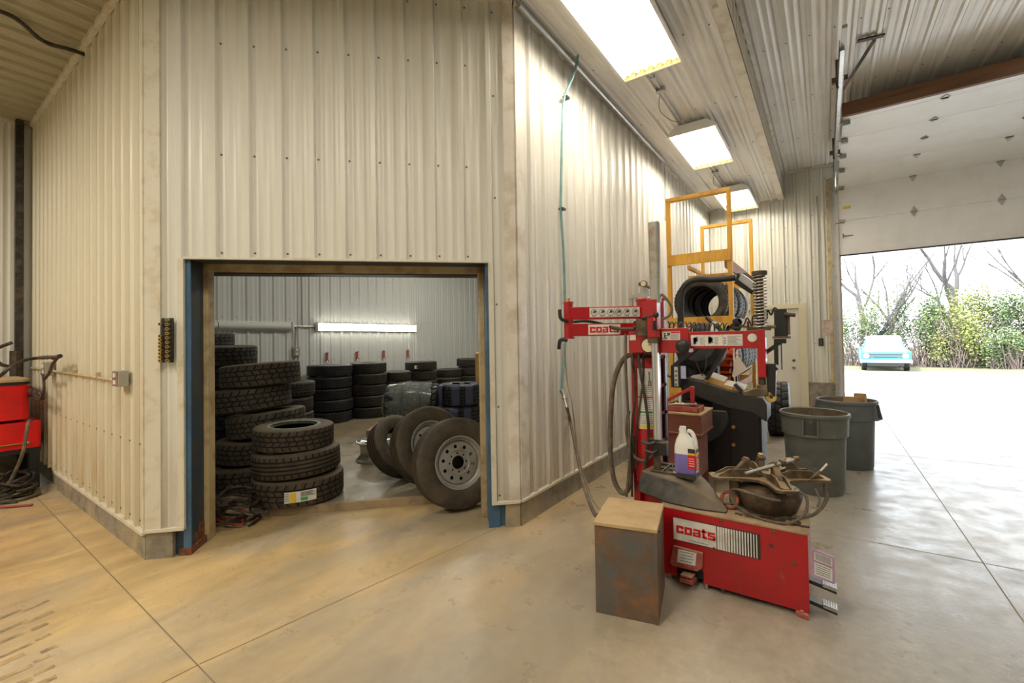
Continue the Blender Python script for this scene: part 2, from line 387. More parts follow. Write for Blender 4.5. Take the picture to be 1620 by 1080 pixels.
# ------------------------------------------------------------------ building shell
S2 = 2**-.5
Dv = V((S2, S2, 0)); Nv = V((S2, -S2, 0))          # along the cut-off corner wall, and out of it into the hall
A0 = V((-4.006, 1.099, 0)); B0 = V((-2.08, 3.025, 0)); DL = (B0-A0).length
CEIL, HIGH, YB, XR, XO, YL = 4.37, 4.90, 10.75, -2.08, -8.2, 1.099
def siding(mb, O, U, Vv, N, w, h, phase=0, pitch=.2286, screws=(), scr=True, rib=.024, a0=0):
    """profiled sheet: ribs run along Vv, spaced along U"""
    O = V(O); U = V(U); Vv = V(Vv); N = V(N); pts = {a0: 0.0, w: 0.0}
    prof = [(-.036, 0), (-.016, rib), (.016, rib), (.030, 0), (.0301, .004), (.034, .004), (.0341, 0)]
    for c in (.0762, .1524): prof += [(c-.013, 0), (c-.006, .005), (c+.006, .005), (c+.013, 0)]
    k = int((a0-phase)/pitch)-2; seats = []
    while phase+k*pitch < w+pitch:
        c = phase+k*pitch
        for dx, hh in prof:
            x = c+dx
            if a0 < x < w: pts[x] = hh
        if a0+.05 < c+.048 < w-.02: seats.append(c+.048)
        k += 1
    xs = sorted(pts); mb.mi = 0
    lo = [mb.bm.verts.new(O+U*x+N*pts[x]) for x in xs]; hi = [mb.bm.verts.new(O+U*x+N*pts[x]+Vv*h) for x in xs]
    for i in range(len(xs)-1): mb.face([lo[i], lo[i+1], hi[i+1], hi[i]])
    mb.mi = 1
    for z in screws:
        for x in seats:
            p = O+U*x+Vv*z; mb.lathe([(.0085, 0), (.008, .004), (.004, .007), (0, .007)], p, N, 6)
    mb.mi = 0; return mb
Z = V((0, 0, 1))
SC = (.06, .78, 1.62, 2.5, 3.35, 4.05)
sc_ = lambda z0: [z-z0+.2 for z in SC if z-z0+.2 > .03]
# diagonal wall with its opening
OA, OB, OH = .253, 2.49, 2.165
mb = MB(); siding(mb, A0+Z*.2, Dv, Z, Nv, OA, CEIL-.2, .223, screws=SC)
siding(mb, A0+Z*.2, Dv, Z, Nv, DL-.06, CEIL-.2, .223, a0=OB, screws=SC)
siding(mb, A0+Z*OH, Dv, Z, Nv, OB, CEIL-OH, .223, a0=OA, screws=(.045, .78, 1.62, 2.1))
struct('wall_diagonal', mb, ['wall', 'screw'])
# inner faces of the same wall
T = .36
mb = MB(); Ai = A0-Nv*T
siding(mb, Ai-Dv*.3, Dv, Z, -Nv, OA+.3, CEIL, .1); siding(mb, Ai, Dv, Z, -Nv, DL+.3, CEIL, .1, a0=OB)
siding(mb, Ai+Z*OH, Dv, Z, -Nv, OB, CEIL-OH, .1, a0=OA)
struct('wall_diagonal_inner', mb, ['wall_in', 'screw'])
mb = MB(); siding(mb, (XO, YL, .185), (1, 0, 0), Z, (0, -1, 0), A0.x-XO, CEIL-.185, .12, screws=(.06, .62))
struct('wall_left', mb, ['wall_tan', 'screw'])
mb = MB(); siding(mb, (XR, B0.y, .2), (0, 1, 0), Z, (1, 0, 0), YB-B0.y, CEIL-.2, .01, screws=SC)
struct('wall_right', mb, ['wall_r', 'screw'])
mb = MB(); siding(mb, (XR-.2, B0.y+.2, 0), (0, 1, 0), Z, (-1, 0, 0), YB-B0.y-.2, CEIL, .01); struct('wall_right_inner', mb, ['wall_in', 'screw'])
mb = MB(); siding(mb, (XO, YL+.15, 0), (1, 0, 0), Z, (0, 1, 0), A0.x-XO-.1, CEIL, .01); struct('wall_left_inner', mb, ['wall_in', 'screw'])
mb = MB(); siding(mb, (XO, YL+.1, 0), (0, 1, 0), Z, (1, 0, 0), YB-YL-.1, CEIL, .003-YL-.1, screws=(1.2, 2.0, 2.9, 3.7)); struct('wall_outer', mb, ['wall_in', 'screw'])
mb = MB(); siding(mb, (XO, -6, .35), (0, 1, 0), Z, (1, 0, 0), YL+6.1, CEIL-.35, .003+6, screws=(.9, 2.0, 2.9, 3.7)); struct('wall_west', mb, ['wall', 'screw'])
mb = MB(); mb.box(XO-.05, -6, 0, XO+.02, YL, .35); struct('baseboard_west', mb, ['conc'])
DX0, DX1, DZ = .25, 3.95, 3.9
MX0, MX1 = -1.36, -.345
mb = MB()
siding(mb, (XR, YB, .58), (1, 0, 0), Z, (0, -1, 0), MX0-XR, HIGH-.58, .05, screws=SC)
siding(mb, (XR, YB, 2.15), (1, 0, 0), Z, (0, -1, 0), MX1-XR, HIGH-2.15, .05, a0=MX0-XR, screws=(.1, .8, 1.6))
siding(mb, (XR, YB, .58), (1, 0, 0), Z, (0, -1, 0), DX0-XR, HIGH-.58, .05, a0=MX1-XR, screws=SC)
siding(mb, (XR, YB, 4.6), (1, 0, 0), Z, (0, -1, 0), DX1-XR, HIGH-4.6, .05, a0=DX0-XR)
siding(mb, (XR, YB, 0), (1, 0, 0), Z, (0, -1, 0), 7-XR, HIGH, .05, a0=DX1-XR, screws=SC)
struct('wall_back', mb, ['wall', 'screw'])
mb = MB(); siding(mb, (XO, YB+.02, 0), (1, 0, 0), Z, (0, -1, 0), XR-XO, CEIL, .05); struct('wall_back_inner', mb, ['wall_in', 'screw'])
mb = MB(); siding(mb, (7, -6, 0), (0, 1, 0), Z, (-1, 0, 0), YB+6, HIGH, .05); struct('wall_east', mb, ['wall', 'screw'])
mb = MB(); siding(mb, (XO, -6, 0), (1, 0, 0), Z, (0, 1, 0), 7-XO, HIGH, .05); struct('wall_south', mb, ['wall', 'screw'])
# ceilings
FX = -.66
mb = MB(); siding(mb, (XR-.25, B0.y-.1, CEIL), (1, 0, 0), (0, 1, 0), (0, 0, -1), FX-XR+.25, YB-B0.y+.1, .12, screws=(1.4, 2.9, 4.4, 5.9, 7.3)); struct('ceiling_low', mb, ['ceil', 'screw'])
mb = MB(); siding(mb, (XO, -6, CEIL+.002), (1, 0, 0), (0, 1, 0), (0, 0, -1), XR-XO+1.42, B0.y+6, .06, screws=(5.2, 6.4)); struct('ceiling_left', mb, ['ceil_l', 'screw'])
mb = MB(); mb.quad([(XO, YL, CEIL+.012), (XR, YL, CEIL+.012), (XR, YB, CEIL+.012), (XO, YB, CEIL+.012)]); struct('ceiling_stock_room', mb, ['wall_in'])
mb = MB(); siding(mb, (FX, -6, HIGH), (1, 0, 0), (0, 1, 0), (0, 0, -1), 7-FX, YB+6, .1, screws=(7.5, 9, 10.5, 12, 13.5, 15)); struct('ceiling_high', mb, ['ceil', 'screw'])
mb = MB(); siding(mb, (FX, -6, CEIL), (0, 1, 0), Z, (1, 0, 0), YB+6, HIGH-CEIL, .02); struct('wall_fascia', mb, ['ceil', 'screw'])
# floors
mb = MB(); mb.box(XO, -6, -.12, 7, YB+.27, 0)
mb.mi = 1
def strip(a, b, w=.006, z=.0012):
    a = V((a[0], a[1], z)); b = V((b[0], b[1], z)); n = (b-a).cross(Z).normalized()*w/2
    mb.quad([a-n, b-n, b+n, a+n])
for a, b in (((-8, .93), (-2.3, .87)), ((-2.3, .87), (2, .86)), ((-2.211, 2.87), (-2.479, .88)), ((-2.479, .87), (-2.62, -2)), ((-.1, 4.18), (6, 4.24)), ((.82, 4.2), (.836, 10.75)), ((.82, 4.2), (.8, -1)),
             ((-2.08, 7.3), (6, 7.4)), ((-2.05, 4.15), (-.1, 4.18))): strip(a, b)
mb.mi = 2; random.seed(12)
for k in range(12):     # dark tire scrub marks at the near left
    for q in range(2):
        xr = 78+k*1.2-q*38+random.uniform(-8, 8); yr = 948+k*17.5+random.uniform(-3, 3)+q*17; xl = xr-random.uniform(24, 50) if q == 0 else xr-60
        p0, p1 = G(xr, yr), G(xl, yr+(xr-xl)*.44); strip((p0.x, p0.y), (p1.x, p1.y), random.uniform(.022, .042), .0016)
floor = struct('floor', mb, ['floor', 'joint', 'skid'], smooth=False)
# inner slab with its worn step
ST = (6.055)*S2       # distance line y-x
s0 = V((-5.5, -5.5+6.055, 0)); s1 = V((-2.1, -2.1+6.055, 0))
mb = MB(); mb.prism([(-4.795, 1.26, 0), (-2.25, 3.805, 0), (-2.25, YB, 0), (XO, YB, 0), (XO, 1.26, 0)], (0, 0, .07))
mb.mi = 1; mb.prism([V((-4.79, 1.265, .001))+Nv*.012, V((-2.25, 3.805, .001))+Nv*.012, V((-2.25, 3.805, .001))-Nv*.03, V((-4.79, 1.265, .001))-Nv*.03], (0, 0, .071))
mb.mi = 2; a, b = (-7.9, 2.9), (-3.2, 6.9)
strip((-8, 4.2), (-2.3, 4.2), .004, z=.0715); strip((-5.2, 1.4), (-5.2, 10), .004, z=.0715)
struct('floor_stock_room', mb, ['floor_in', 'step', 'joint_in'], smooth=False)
# curbs
def curb(name, pts, h, t=.10, mats=('conc',)):
    mb = MB(); mb.prism(pts, (0, 0, h)); struct(name, mb, list(mats))
nA = Nv*.03
curb('baseboard_diagonal', [A0+Nv*.012, A0+Dv*.17+Nv*.012, A0+Dv*.17-Nv*.3, A0-Nv*.3+Dv*-.1], .19)
curb('baseboard_diagonal_right', [B0-Dv*.12+Nv*.012, B0+Nv*.012, B0-Nv*.3, B0-Dv*.12-Nv*.3], .19)
curb('baseboard_left', [(-6.8, YL-.012, 0), (A0.x+.005, YL-.012, 0), (A0.x, YL+.14, 0), (-6.8, YL+.14, 0)], .17)
curb('baseboard_left_corner', [(XO, YL+.02, 0), (-6.8, YL+.02, 0), (-6.8, YL+.15, 0), (XO, YL+.15, 0)], .22)
curb('baseboard_right', [(XR+.012, B0.y, 0), (XR+.012, YB, 0), (XR-.19, YB, 0), (XR-.19, B0.y+.1, 0)], .19)
curb('baseboard_back', [(XR, YB-.03, 0), (MX0-.06, YB-.03, 0), (MX0-.06, YB+.1, 0), (XR, YB+.1, 0)], .58, mats=('conc_dark',))
curb('baseboard_back_right', [(MX1+.06, YB-.03, 0), (DX0-.03, YB-.03, 0), (DX0-.03, YB+.1, 0), (MX1+.06, YB+.1, 0)], .58, mats=('conc_dark',))
# trims along the curb top, at corners and ceiling
mb = MB()
for p, q, n in ((A0, A0+Dv*OA, Nv), (A0+Dv*OB, B0, Nv)): mb.hexa((p+q)/2+Z*.205+n*.016, (q-p)/2, n*.018, Z*.011)
struct('trim_1', mb, 'trim')
mb = MB(); mb.box(-6.82, YL-.035, .178, A0.x+.01, YL, .2); struct('trim_2', mb, 'trim')
mb = MB(); mb.box(XR, B0.y, .195, XR+.035, YB, .217); struct('trim_3', mb, 'trim')
mb = MB()   # corner flashings
mb.hexa(B0-Dv*.045+Nv*.012+Z*2.29, Dv*.045, Nv*.012, Z*2.08); mb.hexa(V((XR+.012, B0.y+.06, 2.29)), (.012, 0, 0), (0, .06, 0), Z*2.08)
struct('trim_4', mb, 'trim_w')
mb = MB(); mb.hexa(A0+Dv*.05+Nv*.012+Z*2.29, Dv*.05, Nv*.012, Z*2.08); mb.box(A0.x-.022, YL-.024, .2, A0.x+.008, YL, CEIL); struct('trim_5', mb, 'trim')
mb = MB(); mb.box(XR, B0.y, CEIL-.05, XR+.045, YB, CEIL); mb.box(FX-.01, -3, CEIL-.03, FX+.05, YB, CEIL+.02)
mb.box(FX-.06, 4.1, CEIL-.03, FX+.05, YB, CEIL); mb.box(FX+.02, -3, HIGH-.045, FX+.06, YB, HIGH); struct('trim_6', mb, 'trim_w')
mb = MB(); mb.box(FX, YB-.06, HIGH-.05, DX1, YB, HIGH); mb.box(XR, YB-.05, CEIL-.04, FX, YB, CEIL); mb.hexa(A0+Dv*DL/2+Nv*.02+Z*(CEIL-.02), Dv*DL/2, Nv*.02, Z*.02); struct('trim_7', mb, 'trim_w')
mb = MB(); mb.box(XO, YL-.05, CEIL-.05, A0.x, YL-.01, CEIL); mb.box(XO+.02, -3, CEIL-.05, XO+.06, YL, CEIL); struct('trim_8', mb, 'trim')
# header edge trim (returns the siding at the opening)
mb = MB(); mb.hexa(A0+Dv*(OA+OB)/2+Nv*.014+Z*(OH), Dv*((OB-OA)/2), Nv*.018, Z*.008)
mb.hexa(A0+Dv*(OA-.02)+Nv*.014+Z*(.2+(OH-.2)/2), Dv*.02, Nv*.013, Z*(OH-.2)/2); mb.hexa(A0+Dv*(OB+.02)+Nv*.014+Z*(.2+(OH-.2)/2), Dv*.02, Nv*.013, Z*(OH-.2)/2)
struct('trim_9', mb, 'trim')
# the opening: blue steel posts, header, cream jambs
def dbox(mb, s_0, s_1, t0, t1, z0, z1):   # s along the wall, t behind its face
    p = A0+Dv*(s_0+s_1)/2-Nv*(t0+t1)/2; return mb.hexa(p+Z*(z0+z1)/2, Dv*(s_1-s_0)/2, Nv*(t1-t0)/2, Z*(z1-z0)/2)
dr = thing('door_1', 'wide blue steel framed opening in the diagonal wall leading to the tire room', 'doorway', A0+Dv*(OA+OB)/2)
dr['kind'] = 'structure'
mb = MB(); dbox(mb, OA-.085, OA+.004, .03, .23, .0, OH); mb.mi = 1; dbox(mb, OA-.02, OA+.03, .006, .02, .0, OH-.01); mb.mi = 0; dbox(mb, OA+.0, OA+.012, .02, .23, 0, OH)  # web in the shaded tone, flange strip coloured lighter as if lit
mb.mi = 2; dbox(mb, OA-.05, OA+.032, .003, .232, 0, .05); dbox(mb, OA+.0, OA+.0135, .09, .232, 0, .12); dbox(mb, OA+.0, OA+.0145, .15, .232, 0, .17)
obj('post', mb, ['blue_shade', 'blue', 'rust'], dr)
mb = MB(); dbox(mb, OB-.012, OB+.12, .03, .23, 0, OH); dbox(mb, OB-.022, OB+.07, .006, .02, 0, OH); obj('post', mb, ['blue'], dr)
mb = MB(); dbox(mb, OA, OB, .012, .23, OH, OH+.05); obj('header', mb, ['blue_shade'], dr)
for s_0, s_1 in ((OA-.03, OA+.045), (OB-.055, OB+.03)):
    mb = MB(); dbox(mb, s_0, s_1, .23, .34, .0 if s_0 < 1 else .0, OH); obj('jamb', mb, 'jamb', dr, bevel=.006)
mb = MB(); dbox(mb, OA, OB, .23, .34, OH-.05, OH+.01); obj('head_jamb', mb, 'jamb', dr)
mb = MB(); dbox(mb, OA-.1, OB+.1, .36, .52, OH-.055, OH+.2); obj('rolled_door_edge', mb, 'black', dr)
# roof slab and gable over everything, so daylight only comes through the doorway
mb = MB(); mb.box(XO-.3, -6.3, HIGH+.05, 7.3, YB+.6, HIGH+.2); struct('ceiling_roof', mb, 'ceil')
mb = MB(); mb.box(XO-.25, YB+.05, 0, XR, YB+.2, HIGH); mb.box(XR, YB+.11, 0, DX0-.05, YB+.25, HIGH); mb.box(DX1, YB+.05, 0, 7.2, YB+.2, HIGH); mb.box(DX0-.05, YB+.05, 4.55, DX1, YB+.2, HIGH+.05); struct('wall_exterior', mb, 'wall_in')
# ------------------------------------------------------------------ ceiling lamps
def make_lamp(y0, y1, label, x=-1.345, z=4.18):
    w = .28; L = y1-y0
    t = thing('ceiling_lamp', label, 'lamp', (x, y0, z), 'fluorescent lamps under the low ceiling')
    mb = MB()
    pr = [(-w-.02, 0), (-w-.02, .03), (-w+.09, .12), (w-.09, .12), (w+.02, .03), (w+.02, 0), (w, 0), (w, .02), (w-.1, .09), (-w+.1, .09), (-w, .02), (-w, 0)]
    mb.prism([(x+a, y0, z+b) for a, b in pr], (0, L, 0))
    for yy in (y0-.012, y1): mb.prism([(x-w-.02, yy, z), (x-w-.02, yy, z+.03), (x-w+.09, yy, z+.12), (x+w-.09, yy, z+.12), (x+w+.02, yy, z+.03), (x+w+.02, yy, z)], (0, .012, 0))
    obj('housing', mb, 'white_clean', t)
    mb = MB(); mb.box(x-w+.03, y0+.02, z+.055, x+w-.03, y1-.02, z+.06); obj('reflector', mb, 'reflector', t)
    for i in range(6):
        xx = x-w+.06+i*(2*w-.12)/5
        mb = MB(); mb.cyl((xx, y0+.04, z+.035), (xx, y1-.05, z+.035), .0155, seg=8); obj('tube', mb, 'tube', t)
    mb = MB()
    for i in range(6):
        xx = x-w+.06+i*(2*w-.12)/5
        for k in range(5):
            a0, a1 = PI*k/5, PI*(k+1)/5
            mb.quad([(xx+.036*math.cos(a0), y1-.06, z-.004+.04*math.sin(a0)), (xx+.036*math.cos(a1), y1-.06, z-.004+.04*math.sin(a1)), (xx+.036*math.cos(a1), y1-.012, z+.005+.04*math.sin(a1)), (xx+.036*math.cos(a0), y1-.012, z+.005+.04*math.sin(a0))])
    mb.box(x-w, y1-.05, z+.045, x+w, y1-.01, z+.06); mb.box(x-w, y1-.014, z-.002, x+w, y1-.008, z+.05)
    obj('socket_strip', mb, 'gold', t)
    for dx, yy in ((-.1, y0+.1), (.1, y0+.1), (-.1, y1-.1), (.1, y1-.1)):
        mb = MB(); mb.tube([(x+dx*1.8, yy, z+.11), (x+dx*.3, yy, CEIL)], .003, 5, 1); obj('hanger', mb, 'steel', t)
    return t
make_lamp(3.02, 4.43, 'nearest of three fluorescent ceiling lamps, cut by the top edge of the view')
make_lamp(6.02, 7.43, 'middle of three fluorescent ceiling lamps on the low ceiling')
make_lamp(9.0, 10.40, 'farthest fluorescent ceiling lamp, seen through the yellow wood frame')
for ya, yb, l in ((4.43, 5.95, 'grey conduit between the nearest and middle ceiling lamps'), (7.4, 9, 'grey conduit between the middle and farthest ceiling lamps')):
    mb = MB(); mb.tube([(-1.45, ya, 4.345), (-1.46, yb, 4.345)], .014, 8, 1); mb.box(-1.48, (ya+yb)/2-.4, 4.33, -1.43, (ya+yb)/2-.37, CEIL+.004)
    solo('lamp_conduit', mb, 'galv', l, 'conduit', (-1.45, ya, 4.34))
for y, l in ((5.1, 'grey junction box between the nearest and middle ceiling lamps'), (8.18, 'grey junction box between the middle and farthest ceiling lamps')):
    mb = MB(); mb.lathe([(0, 0), (.055, 0), (.055, -.055), (0, -.055)], (-1.46, y, CEIL+.005), (0, 0, 1), 8)
    mb.mi = 1; mb.tube([(-1.47, y, 4.32), (-1.52, y+.15, 4.2), (-1.5, y+.5, 4.22), (-1.47, y+.8, 4.3)], .005, 5)
    solo('junction_box', mb, ['steel', 'wire'], l, 'junction box', (-1.46, y, 4.32), 'junction boxes of the ceiling lamps')
# wall top conduits along right wall
mb = MB()
for dx, dz, r in ((.075, -.07, .026), (.06, -.02, .02)): mb.tube([(XR+dx, 3.02, CEIL+dz), (XR+dx, 7.1 if dx > .07 else 10.7, CEIL+dz)], r, 10, 1)
mb.tube([(XR+.075, 7.1, CEIL-.07), (XR+.06, 7.2, CEIL-.1), (XR+.05, 7.22, CEIL-.3), (XR+.04, 7.22, 3.4)], .01, 6)
solo('wall_top_pipes', mb, 'galv', 'pair of grey pipes along the top of the right wall', 'pipe', (XR+.07, 3.02, CEIL-.07))
# ------------------------------------------------------------------ left wall fittings
mb = MB()
pts = [PY(63, 587, 1.07), PY(180, 601, 1.065)]
mb.tube([(-8.1, 1.068, 1.285), pts[1]], .012, 8, 1)
for x in (-5.9, -5.1, -4.6): mb.box(x-.012, 1.05, 1.262, x+.012, 1.085, 1.31)
solo('wall_conduit', mb, 'tan_track', 'thin dusty conduit running along the left wall', 'conduit', (-6, 1.07, 1.27))
def outlet(p, w, d, h, label, group=None, n=(0, -1, 0), m1='steel_painted'):
    p = V(p); n = V(n); u = n.cross(Z)
    t = thing('outlet_box', label, 'outlet', p, group)
    mb = MB(); mb.hexa(p+n*d/2, u*w/2, n*d/2, Z*h/2); obj('box', mb, m1, t, bevel=.004)
    mb = MB(); mb.hexa(p+n*(d+.003), u*w*.42, n*.003, Z*h*.45)
    mb.mi = 1
    for s in (-1, 1): mb.hexa(p+n*(d+.008)+Z*s*h*.22, u*w*.16, n*.003, Z*h*.13)
    obj('cover', mb, ['steel', 'white'], t); return t
outlet((-4.40, YL-.02, 1.283), .15, .06, .12, 'grey outlet box at the right end of the left wall conduit')
outlet((-6.93, YL-.02, 1.30), .14, .07, .15, 'grey outlet box on left wall with a black plug')
mb = MB(); mb.tube([PY(70, 600, 1.0), PY(78, 590, .96), PY(84, 575, .95), PY(93, 564, .97)], .014, 6); mb.cyl(PY(84, 566, .97), PY(95, 563, .97), .02, seg=8)
mb.tube([PY(95, 564, .97), PY(60, 566, .9), PY(38, 570, .8), PY(15, 582, .7), PY(0, 594, .65), PY(-30, 612, .6)], .016, 8)
mb.mi = 1; mb.cyl(PY(67, 565.5, .93), PY(76, 565, .94), .022, seg=8)
solo('black_hose', mb, ['hose', 'steel'], 'black hose arching from the left wall plug over the red parts washer', 'hose', (-6.9, .96, 1.2))
# strut pipe in far left corner
mb = MB(); mb.box(-8.14, .93, .5, -8.06, 1.0, CEIL-.02); mb.mi = 1; mb.cyl((-8.03, .93, 1.1), (-8.03, .93, 1.5), .05, seg=8)
mb.tube([(-8.03, .9, 1.6), (-7.98, .75, 1.5), (-7.98, .8, 1.35), (-8.03, .93, 1.3)], .02, 6)
solo('drop_pipe', mb, ['hose', 'bronze_d'], 'dark vertical pipe in the far left corner with a valve', 'pipe', (-8.1, .95, .5))
mb = MB(); mb.tube([G(-40, 8, 4.31), G(0, 18, 4.31), G(30, 33, 4.31), G(70, 66, 4.31), G(110, 78, 4.31), G(136, 87, 4.31)], .018, 8)
solo('ceiling_cable', mb, 'hose', 'black cable sagging across the left ceiling corner', 'cable', G(70, 66, 4.31))
# valve rack on the diagonal wall
cc = A0+Dv*.155+Nv*.035+Z*1.565
t = thing('socket_rack', 'black rack board of brass fittings beside the blue post', 'tool rack', cc-Z*.16)
mb = MB(); mb.hexa(cc, Dv*.038, Nv*.008, Z*.16); obj('board', mb, 'black', t, bevel=.003)
k = 0
for s, n in ((-.028, 9), (.018, 10)):
    for i in range(n):
        z = -.145+i*(.2 if s < 0 else .29)/max(1, n-1)+(0 if i < n-1 or s > 0 else .06)
        q = cc+Dv*s+Z*z; mb = MB(); mb.cyl(q+Nv*.005, q+Nv*.045, .0095, .012, 8); mb.mi = 1; mb.cyl(q+Nv*.045, q+Nv*.047, .007, seg=8)
        obj('brass_fitting', mb, ['brass', 'ink'], t)
# ------------------------------------------------------------------ red parts washer (front-left)
t = thing('parts_washer', 'bright red parts washer on black legs at the left edge', 'parts washer', (-7.5, .3, 0))
fx = -7.12
zt, zm, zl, zb = PX(45, 603, fx).z, PX(45, 662, fx).z, PX(60, 665, fx).z, PX(60, 706, fx).z
yu, yl = PX(48, 640, fx).y, PX(65, 690, fx).y
def rbox(x0, y0, x1, y1, r, n=6):
    o = []
    for cx, cy, a in ((x1-r, y1-r, 0), (x0+r, y1-r, 90), (x0+r, y0+r, 180), (x1-r, y0+r, 270)):
        for i in range(n+1):
            an = math.radians(a+90*i/n); o.append((cx+r*math.cos(an), cy+r*math.sin(an)))
    return o
P_ = lambda poly, z: [(x, y, z) for x, y in poly]
mb = MB(); mb.prism(P_(rbox(-7.95, -.9, fx, yu, .07), zm), (0, 0, zt-zm)); obj('tank', mb, 'red_bright', t)
mb = MB(); mb.prism(P_(rbox(-7.97, -.92, fx+.015, yu+.012, .08), zt-.03), (0, 0, .03)); obj('rim', mb, 'black', t)
mb = MB(); mb.prism(P_(rbox(-7.96, -.9, fx, yu, .07), zt), (0, 0, .03)); obj('lid', mb, 'tan_top', t)
mb = MB(); mb.prism(P_(rbox(-8.0, -.9, fx+.02, yl, .03), zb), (0, 0, zl-zb)); obj('lower_box', mb, 'red_bright', t, bevel=.004)
mb = MB(); mb.tube([(fx+.035, -.6, zb+.06), (fx+.035, yl-.1, zb+.06)], .008, 6, 1); mb.ball((fx+.035, yl-.1, zb+.06), .018); obj('latch_rod', mb, 'brass', t)
mb = MB(); mb.box(-7.98, -.9, zb-.05, fx+.01, yl, zb); obj('frame', mb, 'black', t)
for x, y in ((fx-.035, yl-.05), (-7.88, yl-.05), (fx-.035, -.8), (-7.88, -.8)):
    mb = MB(); mb.box(x-.04, y-.04, 0, x+.04, y+.04, zb-.04); obj('leg', mb, 'black', t)
random.seed(3)
def coil(mb, c, n, R, r, h=.05, jit=.06, sx=1, sy=1, seg=6, tail=None):
    pts = []; z = r
    for i in range(n*8):
        a = i*PI/4; k = R*(1+random.uniform(-jit, jit)*2); pts.append((c[0]+sx*k*math.cos(a)+random.uniform(-jit, jit)*R, c[1]+sy*k*math.sin(a), c[2]+r+h*i/(n*8)*random.uniform(.6, 1.2)))
    if tail: pts += tail
    return mb.tube(pts, r, seg, 4)
mb = MB(); coil(mb, (-6.98, .80, 0), 6, .22, .013, .22, .2, 1.1, .6); coil(mb, (-6.95, .72, 0), 4, .27, .012, .10, .2, 1.0, .75)
solo('hose_coil', mb, 'hose', 'dark hose coiled on the floor under the red parts washer', 'hose', (-6.98, .8, 0))
mb = MB(); mb.tube([(-7.05, .93, zl+.02), (-6.98, .9, .72), (-6.93, .86, .45), (-7.0, .80, .2), (-6.97, .72, .06), (-6.75, .62, .02), (-6.6, .8, .02), (-6.7, .95, .02)], .016, 8)
solo('grey_hose', mb, 'hose_tan', 'grey hose hanging down the leg of the red parts washer', 'hose', (-7, .9, 0))
mb = MB(); mb.tube([PY(48, 625, .95), PY(62, 633, .95), PY(69, 620, .95), PY(69, 600, .98), PY(66, 590, 1.0)], .012, 6); mb.tube([PY(48, 612, .95), PY(60, 618, .95), PY(70, 630, .97), PY(60, 628, .95), PY(49, 622, .95)], .012, 6)
solo('cord_loop', mb, 'hose', 'black cord loops between the red parts washer and left wall', 'cord', (-7, .95, 1))
mb = MB()
for i, (q, m) in enumerate((((-6.75, .55), 0), ((-6.9, .45), 0), ((-6.5, .62), 1))):
    mb.mi = m; a = G(0+i*10, 780-i*2, .0); mb.tube([(q[0]-.7, q[1]-.55, .014), (q[0]-.3, q[1]-.28, .014), (q[0], q[1], .014), (q[0]+.2, q[1]+.22, .014)], .011, 6)
solo('floor_cords', mb, ['hose', 'hose_red'], 'worn cords lying on the floor at the left edge', 'cord', (-6.9, .4, 0))
# red and black hoses by the blue post, inside the opening
random.seed(11)
hc = G(372, 822, 0); mb = MB(); 
for k in range(3):
    mb.mi = 1 if k == 0 else 0
    coil(mb, (-4.24+.03*k, 1.73+.02*k, 0), 4, .15+.02*k, .010, .08+.12*k, .25, 1, .8)
solo('air_hose', mb, ['hose', 'hose_red'], 'tangled red and black air hose beside the cream door jamb', 'hose', (-4.3, 1.7, 0))

